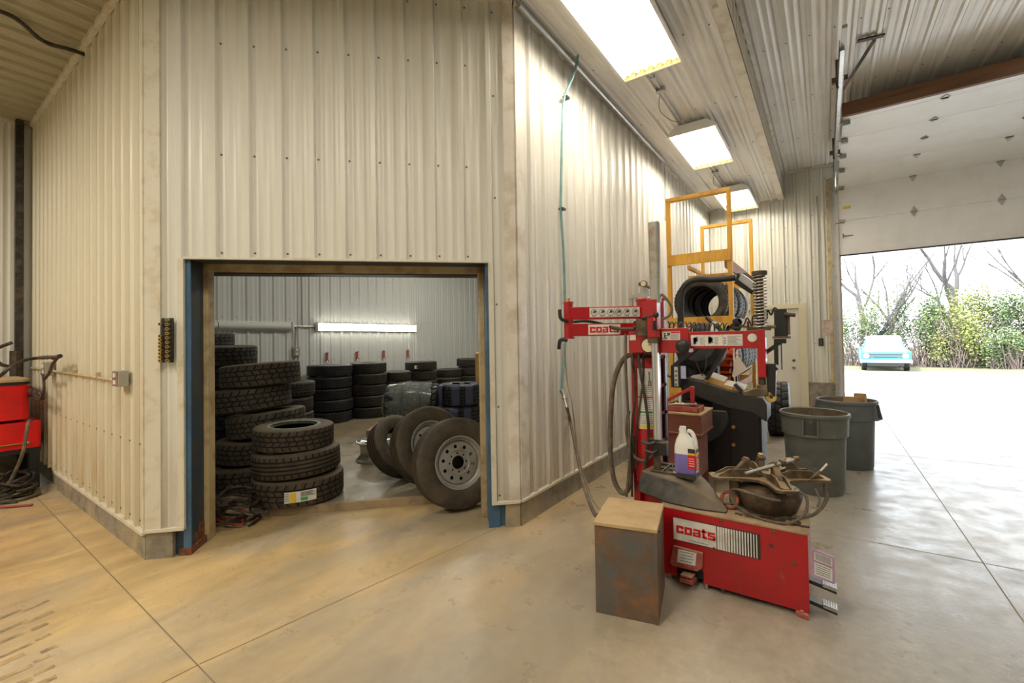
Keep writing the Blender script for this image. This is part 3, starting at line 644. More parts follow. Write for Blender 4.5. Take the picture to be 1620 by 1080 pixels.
# ------------------------------------------------------------------ tires
TMESH = {}
def tire_mesh(R, W, rr, kind, m):
    key = (round(R, 3), round(W, 3), round(rr, 3), kind, m)
    if key in TMESH: return TMESH[key]
    mb = MB(); bm = mb.bm; N = 160 if kind != 'far' else 60
    h = W/2; tr = h*.80; prof = []
    # outer side from inner bead, bottom to top; z in -h..h
    S = [(rr, .70), (rr+.012, .80), (rr+(R-rr)*.25, .93), (rr+(R-rr)*.5, 1.0), (rr+(R-rr)*.74, .985), (R-.022, .93), (R-.008, .86)]
    prof = [(r, -z*h, 0) for r, z in S]
    ng = {'rib': 4, 'at': 3, 'mud': 2, 'far': 3, 'trailer': 4}[kind]; step = 2*tr/(ng+1); g = .006 if kind != 'mud' else .009
    gd = .008 if kind != 'mud' else .012
    z = -tr; prof.append((R, z, 1))
    for k in range(ng):
        z = -tr+step*(k+1); cur = R+.002
        prof += [(cur, z-g, 1+k), (R-gd, z-g*.6, 0), (R-gd, z+g*.6, 0), (cur, z+g, 2+k)]
    prof.append((R, tr, 1+ng)); prof += [(r, z*h, 0) for r, z in S[::-1]]
    inn = [(rr+.01, .60*h), (rr+(R-rr)*.4, .86*h), (R-.03, .78*h), (R-.018, 0), (R-.03, -.78*h), (rr+(R-rr)*.4, -.86*h), (rr+.01, -.60*h)]
    prof += [(r, z, 0) for r, z in inn]
    rings = []
    for i in range(N):
        a = 2*PI*i/N; ring = []
        for r, z, t in prof:
            rr_ = r; aa = a
            if t and kind in ('at', 'mud', 'far'):
                ph = (i+t*(4 if kind == 'mud' else 2)) % (8 if kind == 'mud' else 5)
                if ph < (3 if kind == 'mud' else 2): rr_ = r-(.010 if kind == 'mud' else .006)
                if kind != 'far': aa += .016*math.sin(t*2.1)+.008*math.sin(i*.7+t)+(-1)**t*z*(.5 if kind == 'at' else .3)/R
            elif t and kind == 'rib' and t in (1, ng+1) and i % 4 < 2: rr_ = r-.005
            elif not t and kind in ('at', 'mud') and r > R-.015 and (i % 4 < 2): rr_ = r+.004
            ring.append(bm.verts.new((rr_*math.cos(aa), rr_*math.sin(aa), z)))
        rings.append(ring)
    n = len(prof)
    for i in range(N):
        a, b = rings[i], rings[(i+1) % N]
        for k in range(n):
            k2 = (k+1) % n; f = mb.face([a[k], b[k], b[k2], a[k2]])
            dp = min(prof[k][0]-math.hypot(v.co.x, v.co.y) for v in (a[k], b[k])) if prof[k][2] else 0
            dm = [prof[kk][0]-math.hypot(v.co.x, v.co.y) for kk, v in ((k, a[k]), (k, b[k]), (k2, a[k2]), (k2, b[k2]))]
            grv = (R-.02 < prof[k][0] < R-.004 and not prof[k][2] and abs(prof[k][1]) < tr) or (R-.02 < prof[k2][0] < R-.004 and not prof[k2][2] and abs(prof[k2][1]) < tr)
            if grv or sum(1 for v in dm if v > .004) >= 3: f.material_index = 1
    me = mb.mesh('tire', [m, 'groove']); TMESH[key] = me; return me
def tire(loc, R, W, rr, kind, label, group=None, m='rubber', rot=None, tilt=(0, 0)):
    me = tire_mesh(R, W, rr, kind, m); o = bpy.data.objects.new('tire', me); C.objects.link(o); o.location = loc
    q = rot if rot is not None else (Quaternion((1, 0, 0), tilt[0]) @ Quaternion((0, 1, 0), tilt[1]))
    o.rotation_mode = 'QUATERNION'; o.rotation_quaternion = q @ Quaternion((0, 0, 1), random.uniform(0, 6.28)) if rot is None else q
    return tag(o, label, 'tire', group)
ORD = ['bottom', 'second from bottom', 'third from bottom', 'fourth from bottom', 'fifth from bottom', 'sixth from bottom', 'seventh from bottom']
def stack(c, n, R, W, rr, kind, desc, group, z0=.07, jit=.025, m='rubber', tl=.02, Rs=None):
    z = z0; out = []
    for i in range(n):
        r_ = (Rs[i] if Rs else R*random.uniform(.975, 1.02)); tx, ty = random.uniform(-tl, tl), random.uniform(-tl, tl)
        dx, dy = random.uniform(-jit, jit), random.uniform(-jit, jit)
        word = 'top' if i == n-1 else ORD[i]
        o = tire((c[0]+dx, c[1]+dy, z+W/2+.004), r_, W, rr*r_/R, kind, f'black tire, {word} {desc}', group, m, tilt=(tx, ty)); z += W+.006+abs(tx)*.1; out.append(o)
    return out
random.seed(5)
# front stack: three tires, the bottom one with a paper label
s1 = thing('tire', 'bottom tire of the short front stack, all-terrain tread with a yellow and white label', 'tire', (-4.16, 2.31, .07), 'tires in the short stack at the front')
me = tire_mesh(.40, .235, .215, 'at', 'rubber_dusty'); o = bpy.data.objects.new('tread_body', me); C.objects.link(o); o.parent = s1; o.location = (0, 0, .12)
def curved_label(par, R, z0, z1, a0, a1, mats, bits):
    mb = MB(); n = 14
    def patch(r, za, zb, aa, ab, mi):
        mb.mi = mi
        for i in range(n):
            p, q = aa+(ab-aa)*i/n, aa+(ab-aa)*(i+1)/n
            mb.quad([(r*math.cos(p), r*math.sin(p), za), (r*math.cos(q), r*math.sin(q), za), (r*math.cos(q), r*math.sin(q), zb), (r*math.cos(p), r*math.sin(p), zb)])
    patch(R, z0, z1, a0, a1, 0)
    for k, (fa, fb, ga, gb, mi) in enumerate(bits): patch(R+.0015+.0004*k, z0+(z1-z0)*ga, z0+(z1-z0)*gb, a0+(a1-a0)*fa, a0+(a1-a0)*fb, mi)
    return obj('paper_label', mb, mats, par, local=True)
ac = math.atan2(-2.31, 4.16)   # toward the viewer
def angp(px): d = ray(px, 780); return d
curved_label(s1, .408, .065, .16, ac-.29, ac+.35, ['white', 'yellow', 'green_ink', 'ink_grey'], [(.18, .36, .02, .9, 1), (.5, .72, .12, .42, 2)]+[(.5+.0*i, .95-.06*(i % 3), .5+.09*i, .55+.09*i, 3) for i in range(5)]+[(.02, .15, .2+.2*i, .28+.2*i, 3) for i in range(4)])
tire((-4.17, 2.30, .07+.24+.115), .385, .225, .205, 'rib', 'middle tire of the short front stack, smooth ribbed tread', 'tires in the short stack at the front', 'rubber_dusty', tilt=(.02, -.035))
top1 = tire((-4.20, 2.29, .07+.24+.23+.112), .352, .21, .2, 'at', 'top tire of the short front stack with a pale green inner ring', 'tires in the short stack at the front', 'rubber_dusty', tilt=(-.01, .01))
mb = MB(); mb.lathe([(.205, 0), (.232, .004), (.236, .0), (.212, -.006)], (0, 0, 0), (0, 0, 1), 64, close=True)
rg = obj('whitewall_ring', mb, mat('pale green ring', (.22, .33, .27), .5, col2=(.1, .11, .08), scale=20), top1, local=True); rg.location = (0, 0, .097)
# leaning stack behind: five tires, tilted
g2 = 'tires in the leaning stack beside the door jamb'
for i, (x, y, R, tx, ty, w) in enumerate(((-4.98, 2.2, .40, 0, 0, .24), (-4.93, 2.27, .355, .0, .0, .23), (-4.86, 2.36, .375, .05, -.10, .24), (-5.00, 2.26, .385, .04, -.09, .24), (-4.90, 2.32, .375, .03, -.07, .24))):
    w_ = 'top' if i == 4 else ORD[i]
    tire((x, y, .07+.12+i*.252+(.01 if i > 1 else 0)), R, w, R-.185, 'at', f'black tire, {w_} in the leaning stack just inside the opening on the left', g2, 'rubber_dusty', tilt=(tx, ty))
def pos(px, R):
    d = ray(px, 545); k = R/math.hypot(d.x, d.y); return (d.x*k, d.y*k)
gs = 'tires stacked along the stock room wall'
stack(pos(352, 6.35), 6, .36, .235, .19, 'at', 'of the six-tire stack behind the leaning stack', gs)
stack(pos(320, 7.3), 7, .36, .225, .19, 'at', 'of the tallest stack in the far left corner', gs)
stack((-7.5, 3.78), 5, .37, .215, .19, 'rib', 'of the stack under the wall outlet', gs)
stack((-7.66, 4.86), 5, .405, .205, .2, 'rib', 'of the stack under the first red wall holder', gs, m='rubber_clean', jit=.015)
stack((-7.45, 5.58), 5, .345, .208, .19, 'rib', 'of the stack under the second red wall holder', gs, jit=.012)
stack((-7.42, 6.30), 4, .30, .206, .17, 'rib', 'of the low stack under the third red wall holder', gs)
s8 = stack((-7.42, 6.98), 5, .345, .198, .19, 'rib', 'of the stack under the fourth red wall holder', gs)
stack((-7.45, 7.85), 4, .33, .195, .18, 'rib', 'of the low stack right of the red wall holders', gs)
stack(pos(743, 11.1), 5, .33, .2, .18, 'rib', 'of the stack behind the plywood crate', gs)
stack(pos(455, 7.4), 4, .35, .22, .19, 'rib', 'of the dim stack hidden behind the leaning stack', gs)
stack((-7.4, 2.2), 5, .36, .22, .19, 'rib', 'of the stack against the left end of the outer wall', gs)
# sticker on stack 8
p8 = V((-7.42, 6.98, .98)); dirc = (EYE-p8); dirc.z = 0; dirc.normalize(); sd = Z.cross(dirc)
tm = Matrix.Translation(s8[4].location) @ s8[4].rotation_quaternion.to_matrix().to_4x4()
mb = MB(); mb.hexa(p8+dirc*.352-sd*.06, sd*.09, dirc*.004, Z*.035); mb.mi = 1; mb.hexa(p8+dirc*.358-sd*.07, sd*.03, dirc*.002, Z*.028)
me = mb.mesh('paper_label', ['white', 'logo_red']); me.transform(tm.inverted()); st = bpy.data.objects.new('paper_label', me); C.objects.link(st); st.parent = s8[4]
# ------------------------------------------------------------------ wheels leaning at the right of the opening
def plate(name, outer, holes, ext):
    """flat plate with holes, built from a filled 2D curve"""
    cu = bpy.data.curves.new(name, 'CURVE'); cu.dimensions = '2D'; cu.fill_mode = 'BOTH'; cu.extrude = ext/2
    for poly in [outer]+holes:
        sp = cu.splines.new('POLY'); sp.points.add(len(poly)-1); sp.use_cyclic_u = True
        for i, p in enumerate(poly): sp.points[i].co = (p[0], p[1], 0, 1)
    ob = bpy.data.objects.new(name, cu); me = bpy.data.meshes.new_from_object(ob); bpy.data.objects.remove(ob); bpy.data.curves.remove(cu); return me
def circ(cx, cy, r, n=24): return [(cx+r*math.cos(2*PI*i/n), cy+r*math.sin(2*PI*i/n)) for i in range(n)]
def basis(n, upish=Z):
    n = V(n).normalized(); x = V(upish).cross(n).normalized(); y = n.cross(x)
    return Matrix((x, y, n)).transposed().to_quaternion()
def steel_wheel(center, n, R, W, rr, label, group, tm='rubber_dusty', kind='trailer'):
    q = basis(n); t = thing('wheel', label, 'wheel', center, group, rot=q)
    o = bpy.data.objects.new('tire', tire_mesh(R, W, rr+.008, kind, tm)); C.objects.link(o); o.parent = t
    mb = MB(); h = W/2
    mb.lathe([(rr+.014, h*.84), (rr+.018, h*.72), (rr+.004, h*.62), (rr-.008, h*.3), (rr-.02, h*.1), (rr-.02, -h*.7), (rr+.01, -h*.75), (rr-.028, -h*.78), (rr-.046, h*.02), (rr-.042, h*.20), (rr-.030, h*.26), (rr-.022, h*.44), (rr-.010, h*.50), (rr-.004, h*.72), (rr+.006, h*.84)], seg=64, close=True)
    obj('rim', mb, 'wheelwhite', t, local=True)
    ro = rr-.042
    holes = [circ(ro*.80*math.cos(a), ro*.80*math.sin(a), .0165, 16) for a in [2*PI*(i+.5)/10+.1 for i in range(10)]]
    holes += [circ(ro*.46*math.cos(a), ro*.46*math.sin(a), .009, 12) for a in [2*PI*i/8 for i in range(8)]]+[circ(0, 0, .058, 32)]
    me = plate('disc', circ(0, 0, ro+.006, 64), holes, .008); me.materials.append(M['wheelwhite']); me.transform(Matrix.Translation((0, 0, h*.30)))
    obj('disc', me, None, t, local=True)
    mb = MB(); mb.lathe([(ro*.63, h*.30+.004), (ro*.60, h*.30+.010), (ro*.57, h*.30+.004)], seg=48); mb.lathe([(.058, h*.3), (.064, h*.3+.012), (.070, h*.3+.003)], seg=32)
    obj('disc_ridge', mb, 'wheelwhite', t, local=True)
    mb = MB(); mb.lathe([(0, -h*.6), (ro, -h*.6)], seg=32); obj('shadow_side', mb, 'black', t, local=True)
    mb = MB(); mb.cyl((ro*.88, -.05, h*.3), (ro*.93, -.055, h*.55), .005, seg=8); obj('valve_stem', mb, 'brass', t, local=True)
    return t
gw = 'mounted wheels leaning inside the opening'
def lean(contact, az, be, R, W):
    h = V((math.cos(az), math.sin(az), 0)); n = h*math.cos(be)+Z*math.sin(be); u = Z*math.cos(be)-h*math.sin(be)
    return V(contact)+u*R+n*W*.38*math.sin(be)+Z*.012, n
c1, n1 = lean((-2.745, 3.03, 0), math.radians(-26), .20, .40, .22)
steel_wheel(c1, n1, .40, .215, .222, 'dusty wheel with white ten-hole steel rim leaning nearest to the right jamb', gw)
c2, n2 = lean((-3.25, 3.22, .07), math.radians(-16), .36, .39, .22)
steel_wheel(c2, n2, .39, .215, .222, 'middle leaning wheel with white steel rim, half hidden by the nearest wheel', gw)
c3, n3 = lean((-3.68, 3.27, .07), math.radians(2), .62, .345, .2)
q3 = basis(n3)
tire(c3, .34, .2, .19, 'trailer', 'bare dusty tire leaning left of the two white rimmed wheels', gw, 'rubber_dusty', rot=q3)
# loose alloy rim
t = thing('alloy_rim', 'loose silver alloy rim lying on the concrete behind the wheels', 'rim', (-4.62, 3.56, .07))
mb = MB(); mb.lathe([(.225, .0), (.235, .0), (.237, .018), (.215, .03), (.185, .08), (.185, .14), (.2, .2), (.222, .215), (.235, .222), (.236, .238), (.222, .24), (.212, .215), (.178, .19), (.172, .1), (.2, .03), (.22, .012)], (-4.62, 3.56, .07), seg=48, close=True); obj('barrel', mb, 'rimsilver', t)
mb = MB()
for i in range(9):
    a = 2*PI*i/9; d = V((math.cos(a), math.sin(a), 0)); c = V((-4.62, 3.56, .285))
    mb.bar(c+d*.04-Z*.02, c+d*.215, .022, .018)
mb.cyl((-4.62, 3.56, .24), (-4.62, 3.56, .285), .05, seg=20); obj('spokes', mb, 'chrome', t)
# pallet with wrapped tires
def pallet(c, ang, w, l, label):
    u = V((math.cos(ang), math.sin(ang), 0)); v = V((-math.sin(ang), math.cos(ang), 0)); c = V(c)
    t = thing('pallet', label, 'pallet', c, 'wooden pallets in the tire room')
    mb = MB()
    for k in range(7): mb.hexa(c+u*(-w/2+.05+k*(w-.1)/6)+Z*.125, u*.045, v*l/2, Z*.01)
    obj('deck_boards', mb, 'ply', t)
    for s in (-1, 0, 1):
        mb = MB(); mb.hexa(c+v*s*(l/2-.03)+Z*.0575, u*w/2, v*.02, Z*.0575); obj('runner', mb, 'ply', t)
    return t
aw = math.radians(38)
uW = V((math.cos(aw), math.sin(aw), 0))
cW = V((*pos(652, 7.35), .07)); pallet(cW-uW*.15, aw, .95, .9, 'light wood pallet under the plastic wrapped tires')
vW = V((-math.sin(aw), math.cos(aw), 0))
qw = basis(-uW)
for i in range(3):
    tire(cW+uW*(-.28+i*.29)+Z*(.135+.325), .32, .25, .18, 'mud', ['tire at the left end of the plastic wrapped row', 'middle tire of the plastic wrapped row', 'right tire of the plastic wrapped row'][i], 'tires in stretch wrap', 'rubber_clean', rot=qw)
mb = MB(); random.seed(2)
ring = []
for i, s in enumerate((-.47, -.44, -.36, -.2, -.05, .1, .25, .32)):
    rr_ = [.05, .22, .31, .345, .35, .345, .345, .34][i]; rw = []
    for k in range(28):
        a = 2*PI*k/28; k_ = rr_*(1+random.uniform(-.09, .09)); rw.append(mb.bm.verts.new(cW+uW*(s+random.uniform(-.02, .02))+vW*k_*math.cos(a)+Z*max(.14, .135+.325+k_*math.sin(a))))
    ring.append(rw)
for a, b in zip(ring, ring[1:]):
    for k in range(28): mb.face([a[k], a[(k+1) % 28], b[(k+1) % 28], b[k]])
solo('stretch_wrap', mb, 'wrap', 'crinkled clear stretch wrap around the row of tires on the pallet', 'plastic wrap', cW)
# two wide strapped tires
cB = V((*pos(724, 7.0), .07)); pallet(cB, aw, .8, .8, 'light wood pallet under the two strapped tires')
for i, (dz, l) in enumerate(((.14, 'lower of two wide black tires wound in bluish wrap'), (.475, 'upper of two wide black tires wound in bluish wrap'))):
    t = thing('wrapped_tire', l, 'tire', cB+Z*dz+uW*(.03 if i else .0), 'wide tires wound in bluish wrap')
    o = bpy.data.objects.new('tire', tire_mesh(.33, .32, .19, 'rib', 'rubber_clean')); C.objects.link(o); o.parent = t; o.location = (0, 0, .165)
    for a in (-1.9, -1.05, -.45, .6, 1.7, 2.6):
        mb = MB(); d = V((math.cos(a), math.sin(a), 0)); e = V((-math.sin(a), math.cos(a), 0))
        pr = [(.15, .32), (.3, .326), (.335, .30), (.342, .26), (.342, .06), (.335, .03), (.3, .005), (.15, .01)]
        for (r1, z1), (r2, z2) in zip(pr, pr[1:]):
            w1 = .06
            mb.quad([d*r1-e*w1+Z*z1, d*r1+e*w1+Z*z1, d*r2+e*w1+Z*z2, d*r2-e*w1+Z*z2])
        obj('wrap_band', mb, mat('bluish wrap', (.06, .07, .13), .25) if 'bluish wrap' not in bpy.data.materials else bpy.data.materials['bluish wrap'], t, local=True)
mb = MB(); c = V((*pos(790, 8.2), .07)); mb.hexa(c+Z*.62, uW*.42, vW*.4, Z*.62); mb.mi = 1
for s in (-.4, 0, .4):
    mb.hexa(c+uW*s-vW*.405+Z*.62, uW*.035, vW*.01, Z*.62)
mb.hexa(c-vW*.405+Z*1.2, uW*.42, vW*.012, Z*.03); mb.hexa(c-uW*.425+Z*1.2, vW*.4, uW*.008, Z*.03); mb.hexa(c-uW*.425+Z*.6, vW*.4, uW*.008, Z*.03)
solo('plywood_crate', mb, ['ply', 'cardboard_y'], 'tall plywood crate behind the wide strapped tires', 'crate', c, bevel=.004)
# strip lamps on the outer wall
def strip_lamp(y0, y1, lit, label):
    t = thing('wall_lamp', label, 'lamp', (XO+.03, (y0+y1)/2, 1.78), 'strip lamps on the stock room wall')
    mb = MB(); mb.box(XO+.02, y0, 1.775, XO+.05, y1, 1.935); obj('backplate', mb, 'white_clean', t, bevel=.005)
    n = 2
    for k in range(n):
        a, b = y0+.04+(y1-y0-.08)*k/n, y0+.04+(y1-y0-.08)*(k+1)/n
        mb = MB(); pr = []
        for i in range(9):
            an = -PI/2+PI*i/8; pr.append((XO+.05+.075*math.cos(an), a+.006, 1.855+.072*math.sin(an)))
        mb.prism(pr, (0, b-a-.012, 0)); obj('diffuser', mb, 'lens_lit' if lit else 'lens_off', t)
    mb = MB()
    for y in (y0, y1): mb.box(XO+.02, y-.012, 1.77, XO+.12, y+.012, 1.94)
    obj('end_cap', mb, 'white_clean', t, bevel=.006)
strip_lamp(4.9, 7.46, True, 'lit two-section strip lamp on the stock room wall')
strip_lamp(1.9, 4.41, False, 'unlit strip lamp on the stock room wall, left of the lit one')
mb = MB(); mb.tube([(XO+.04, 4.4, 1.86), (XO+.04, 4.9, 1.86)], .014, 8, 1); mb.tube([(XO+.04, 4.62, 1.86), (XO+.04, 4.62, CEIL)], .014, 8, 1); mb.tube([(XO+.04, 4.5, 1.86), (XO+.04, 4.48, 1.45)], .014, 8, 1)
solo('stock_room_conduit', mb, 'steel', 'grey conduit between the stock room strip lamps', 'conduit', (XO+.04, 4.62, 1.8))
outlet((XO+.02, 4.49, 1.38), .12, .06, .17, 'grey outlet box on the stock room wall under the conduit', n=(1, 0, 0))
for y, l in ((5.13, 'first'), (5.83, 'second'), (6.53, 'third'), (7.24, 'fourth')):
    t = thing('tool_hanger', f'{l} small red tool holder from the left under the lit strip lamp', 'tool holder', (XO+.03, y, 1.15), 'red tool holders on the stock room wall')
    mb = MB(); mb.hexa((XO+.04, y, 1.26), (.012, 0, 0), (0, .024, 0), (0, 0, .085)); obj('bracket', mb, 'red_dull', t, bevel=.003)
    mb = MB(); mb.tube([(XO+.05, y, 1.18), (XO+.09, y, 1.15), (XO+.1, y, 1.2)], .007, 6); mb.cyl((XO+.05, y+.02, 1.37), (XO+.07, y+.02, 1.34), .012, seg=8); obj('hook', mb, 'steel', t)
# ------------------------------------------------------------------ tire changer
def text_coats(mb, O, U, Vv, N, h, italic=0):
    """the five block letters of the maker's plate"""
    L = {'c': [(0, 0, .3, 1), (.3, .72, .95, 1), (.3, 0, .95, .28), (.66, .62, .95, .73), (.66, .27, .95, .40)],
         'o': [(0, 0, .3, 1), (.3, .74, .66, 1), (.3, 0, .66, .26), (.66, 0, .96, 1)],
         'a': [(.06, .76, .66, 1), (.66, 0, .96, 1), (.0, .0, .28, .56), (.28, .40, .66, .56), (.28, 0, .66, .2)],
         't': [(.12, .08, .42, 1.22), (0, .76, .66, 1), (.2, 0, .68, .26)],
         's': [(0, .76, .92, 1), (0, .40, .3, .76), (.3, .40, .94, .60), (.64, .1, .94, .40), (0, 0, .94, .24)]}
    x = 0
    for ch, w in zip('coats', (1.08, 1.09, 1.06, .78, 1.0)):
        for x0, y0, x1, y1 in L[ch]:
            mb.hexa(V(O)+U*(x+(x0+x1)/2)*h+Vv*((y0+y1)/2)*h, U*(x1-x0)/2*h, Vv*(y1-y0)/2*h, N*.0012)
        x += w
    return x*h
X_, Y_, mY = V((1, 0, 0)), V((0, 1, 0)), V((0, -1, 0))
tc = thing('tire_changer', 'red tire changer with a dusty turntable, swing arm and white logo plate', 'tire changer', (-.48, 3.07, 0))
FY = 2.865; cx0, cx1, cz0, cz1 = -.875, -.10, .03, .458
mb = MB()
fp = [(cx0, cz0+.075), (-.80, cz0+.075), (-.79, cz0+.09), (-.645, cz0+.09), (-.625, cz0+.07), (-.625, cz0), (cx1, cz0), (cx1, cz1), (cx0, cz1)]
fp = [(cx0, cz0), (-.79, cz0), (-.79, cz0+.075), (-.775, cz0+.09), (-.655, cz0+.09), (-.635, cz0+.07), (-.635, cz0), (cx1, cz0), (cx1, cz1), (cx0, cz1)]
mb.prism([(x, FY, z) for x, z in fp], (0, .02, 0)); 
mb.box(cx0, FY+.02, cz0, cx0+.012, 3.285, cz1); mb.box(cx1-.012, FY+.02, cz0, cx1, 3.285, cz1); mb.box(cx0, 3.27, cz0, cx1, 3.285, cz1)
obj('cabinet', mb, 'red', tc, bevel=.004)
mb = MB(); mb.box(cx0+.02, FY+.03, cz0+.01, cx1-.02, 3.26, cz1-.02); obj('dark_interior', mb, 'black', tc)  # black box puts the shade behind the cabinet notch
mb = MB(); mb.box(cx0-.003, FY-.003, cz1-.012, cx1+.003, 3.29, cz1+.003); obj('cabinet_top', mb, 'dusttop', tc, bevel=.003)
mb = MB()
for px, py in ((1140, 823.5), (1224, 842), (1130, 867), (1143, 934), (1220, 862), (1256, 891), (1267, 973)):
    p = PY(px, py, FY); mb = MB(); mb.cyl(p, p+mY*.005, .011, .008, 10); obj('bolt', mb, 'bronze_d', tc)
# logo plate with stripes
lx0, lx1, lz0, lz1 = -.803, -.330, .262, .396
mb = MB(); mb.mi = 2; mb.box(lx0-.004, FY-.003, lz0-.004, lx1+.004, FY-.001, lz1+.004)
mb.mi = 0; mb.box(lx0, FY-.0045, lz0, -.555, FY-.003, lz1)
mb.mi = 2; mb.box(-.555, FY-.0045, lz0, lx1, FY-.003, lz1)
n = 15
for i in range(n):
    w = .0125*(1-.045*i); x = -.550+i*(lx1+.545)/(n-.3); mb.mi = 0; mb.hexa((x+w/2, FY-.0052, (lz0+lz1)/2), (w/2, 0, 0), (0, .0012, 0), (0, 0, (lz1-lz0)/2))
mb.mi = 1; text_coats(mb, (-.785, FY-.006, lz0+.045), X_, Z, mY, .0455)
mb.mi = 3; mb.box(-.71, FY-.0062, lz0+.012, -.60, FY-.005, lz0+.015)
obj('logo_plate', mb, ['white', 'logo_red', 'ink', 'ink_grey'], tc, label='white plate with red maker name and black stripes')
# pink raised label holder
mb = MB(); pp = [PY(x, y, FY) for x, y in ((1066, 861), (1113, 873), (1112, 897), (1104, 902), (1065, 893), (1061, 888))]
mb.prism(pp, (0, -.022, 0)); obj('label_holder', mb, 'red_dull', tc, bevel=.004)
mb = MB(); a, b, c, d = [PY(x, y, FY-.023) for x, y in ((1073, 868), (1102, 874.5), (1100, 895), (1071, 888.5))]
mb.prism([a, b, c, d], (0, -.001, 0)); mb.mi = 1
for i in range(4):
    f = .15+.22*i; l0 = a.lerp(d, f); l1 = b.lerp(c, f); mb.hexa((l0+l1)/2+mY*.0015, (l1-l0)*(.36-.05*(i % 2)), mY*.0008, Z*.0022)
obj('sticker', mb, ['white', 'ink_grey'], tc)
mb = MB(); mb.hexa((-.715, FY-.02, .045), (.038, 0, 0), (0, .06, -.012), (0, .002, .012)); mb.hexa((-.715, FY-.03, .075), (.035, 0, 0), (0, .05, -.008), (0, 0, .006)); obj('pedal', mb, 'red_dull', tc, bevel=.003, label='small red foot pedal in the cabinet notch')
mb = MB(); mb.prism([(-.165, FY+.0, 0), (-.105, FY-.02, 0), (-.105, FY+.06, 0), (-.165, FY+.06, 0)], (0, 0, .03)); mb.cyl((-.135, FY+.0, .03), (-.135, FY+.0, .04), .012, seg=8); obj('foot', mb, 'red_dull', tc, bevel=.004)
for x, y, r_ in ((-.85, FY+.05, .03), (-.62, FY+.01, .012), (-.2, 3.25, .03), (-.85, 3.25, .03)):
    mb = MB(); mb.cyl((x, y, 0), (x, y, .034), r_, seg=10); obj('foot', mb, 'steel', tc)
# right side: sticker plate and three pedals
pa = [V((-.085, 2.90, .37)), V((.015, 2.93, .335)), V((.012, 2.91, .20)), V((-.085, 2.87, .235))]
mb = MB(); mb.prism(pa, (0, .006, 0)); mb.mi = 1
for f0, f1 in ((.08, .38), (.46, .92)):
    q = [pa[0].lerp(pa[3], f0).lerp(pa[1].lerp(pa[2], f0), .1), pa[0].lerp(pa[3], f0).lerp(pa[1].lerp(pa[2], f0), .9), pa[0].lerp(pa[3], f1).lerp(pa[1].lerp(pa[2], f1), .9), pa[0].lerp(pa[3], f1).lerp(pa[1].lerp(pa[2], f1), .1)]
    mb.prism([v+mY*.001 for v in q], (0, -.001, 0))
    mb.mi = 2
    for k in range(5):
        g = .12+.17*k; l0 = q[0].lerp(q[3], g); l1 = q[1].lerp(q[2], g); mb.hexa((l0+l1)/2+mY*.003, (l1-l0)*.42, mY*.0006, Z*.002)
    mb.mi = 1
obj('pedal_sign', mb, ['purple', 'white', 'ink_grey'], tc)
for z, y in ((.175, 2.93), (.065, 2.93)):
    mb = MB(); mb.hexa((-.04, y, z), (.06, 0, -.012), (0, .028, 0), (0, 0, .01)); mb.mi = 1; mb.hexa((-.01, y, z+.006), (.03, 0, -.005), (0, .033, 0), (0, 0, .008))
    for k in range(5): mb.hexa((-.032+k*.011, y, z+.017-.002*k), (.003, 0, 0), (0, .033, 0), (0, 0, .003))
    obj('pedal', mb, ['black', 'galv'], tc)
# plastic weight tray on the cabinet's rear left
tz = .60
mb = MB()
lo_ = [(-1.09, 3.02), (-.87, 2.90), (-.66, 2.88), (-.50, 2.91), (-.50, 2.96), (-.62, 3.15), (-.80, 3.38), (-1.05, 3.38)]
hi_ = [(-1.07, 3.05), (-.86, 2.97), (-.80, 2.98), (-.56, 2.96), (-.53, 2.98), (-.66, 3.16), (-.82, 3.36), (-1.03, 3.36)]
zl_ = [tz, tz, tz-.01, .50, .50, tz-.03, tz, tz]
a = [mb.bm.verts.new((x, y, cz1+.004)) for x, y in lo_]; b = [mb.bm.verts.new((x, y, z)) for (x, y), z in zip(hi_, zl_)]
n = len(a)
for i in range(n): mb.face([a[i], a[(i+1) % n], b[(i+1) % n], b[i]])
mb.face(a[::-1]); ctr = mb.bm.verts.new((-.83, 3.13, tz))
for i in range(n): mb.face([b[i], b[(i+1) % n], ctr])
obj('weight_tray', mb, 'plastic_d', tc, bevel=.012)
mb = MB()
for x in (-1.0, -.93, -.80): mb.box(x-.006, 3.06, tz, x+.006, 3.26, tz+.014)
for y in (3.06, 3.15, 3.26): mb.box(-1.0, y-.006, tz, -.80, y+.006, tz+.014)
mb.box(-.82, 3.02, tz, -.70, 3.14, tz+.03)
obj('tray_divider', mb, 'plastic_d', tc, bevel=.003)
random.seed(9); mb = MB()
for i in range(16):
    x, y = random.uniform(-.99, -.82), random.uniform(3.07, 3.25); a = random.uniform(0, 3); mb.mi = i % 3
    mb.hexa((x, y, tz+.006), (.012*math.cos(a), .012*math.sin(a), 0), (-.004*math.sin(a), .004*math.cos(a), 0), (0, 0, .004))
obj('wheel_weight', mb, ['galv', 'bronze', 'white'], tc)
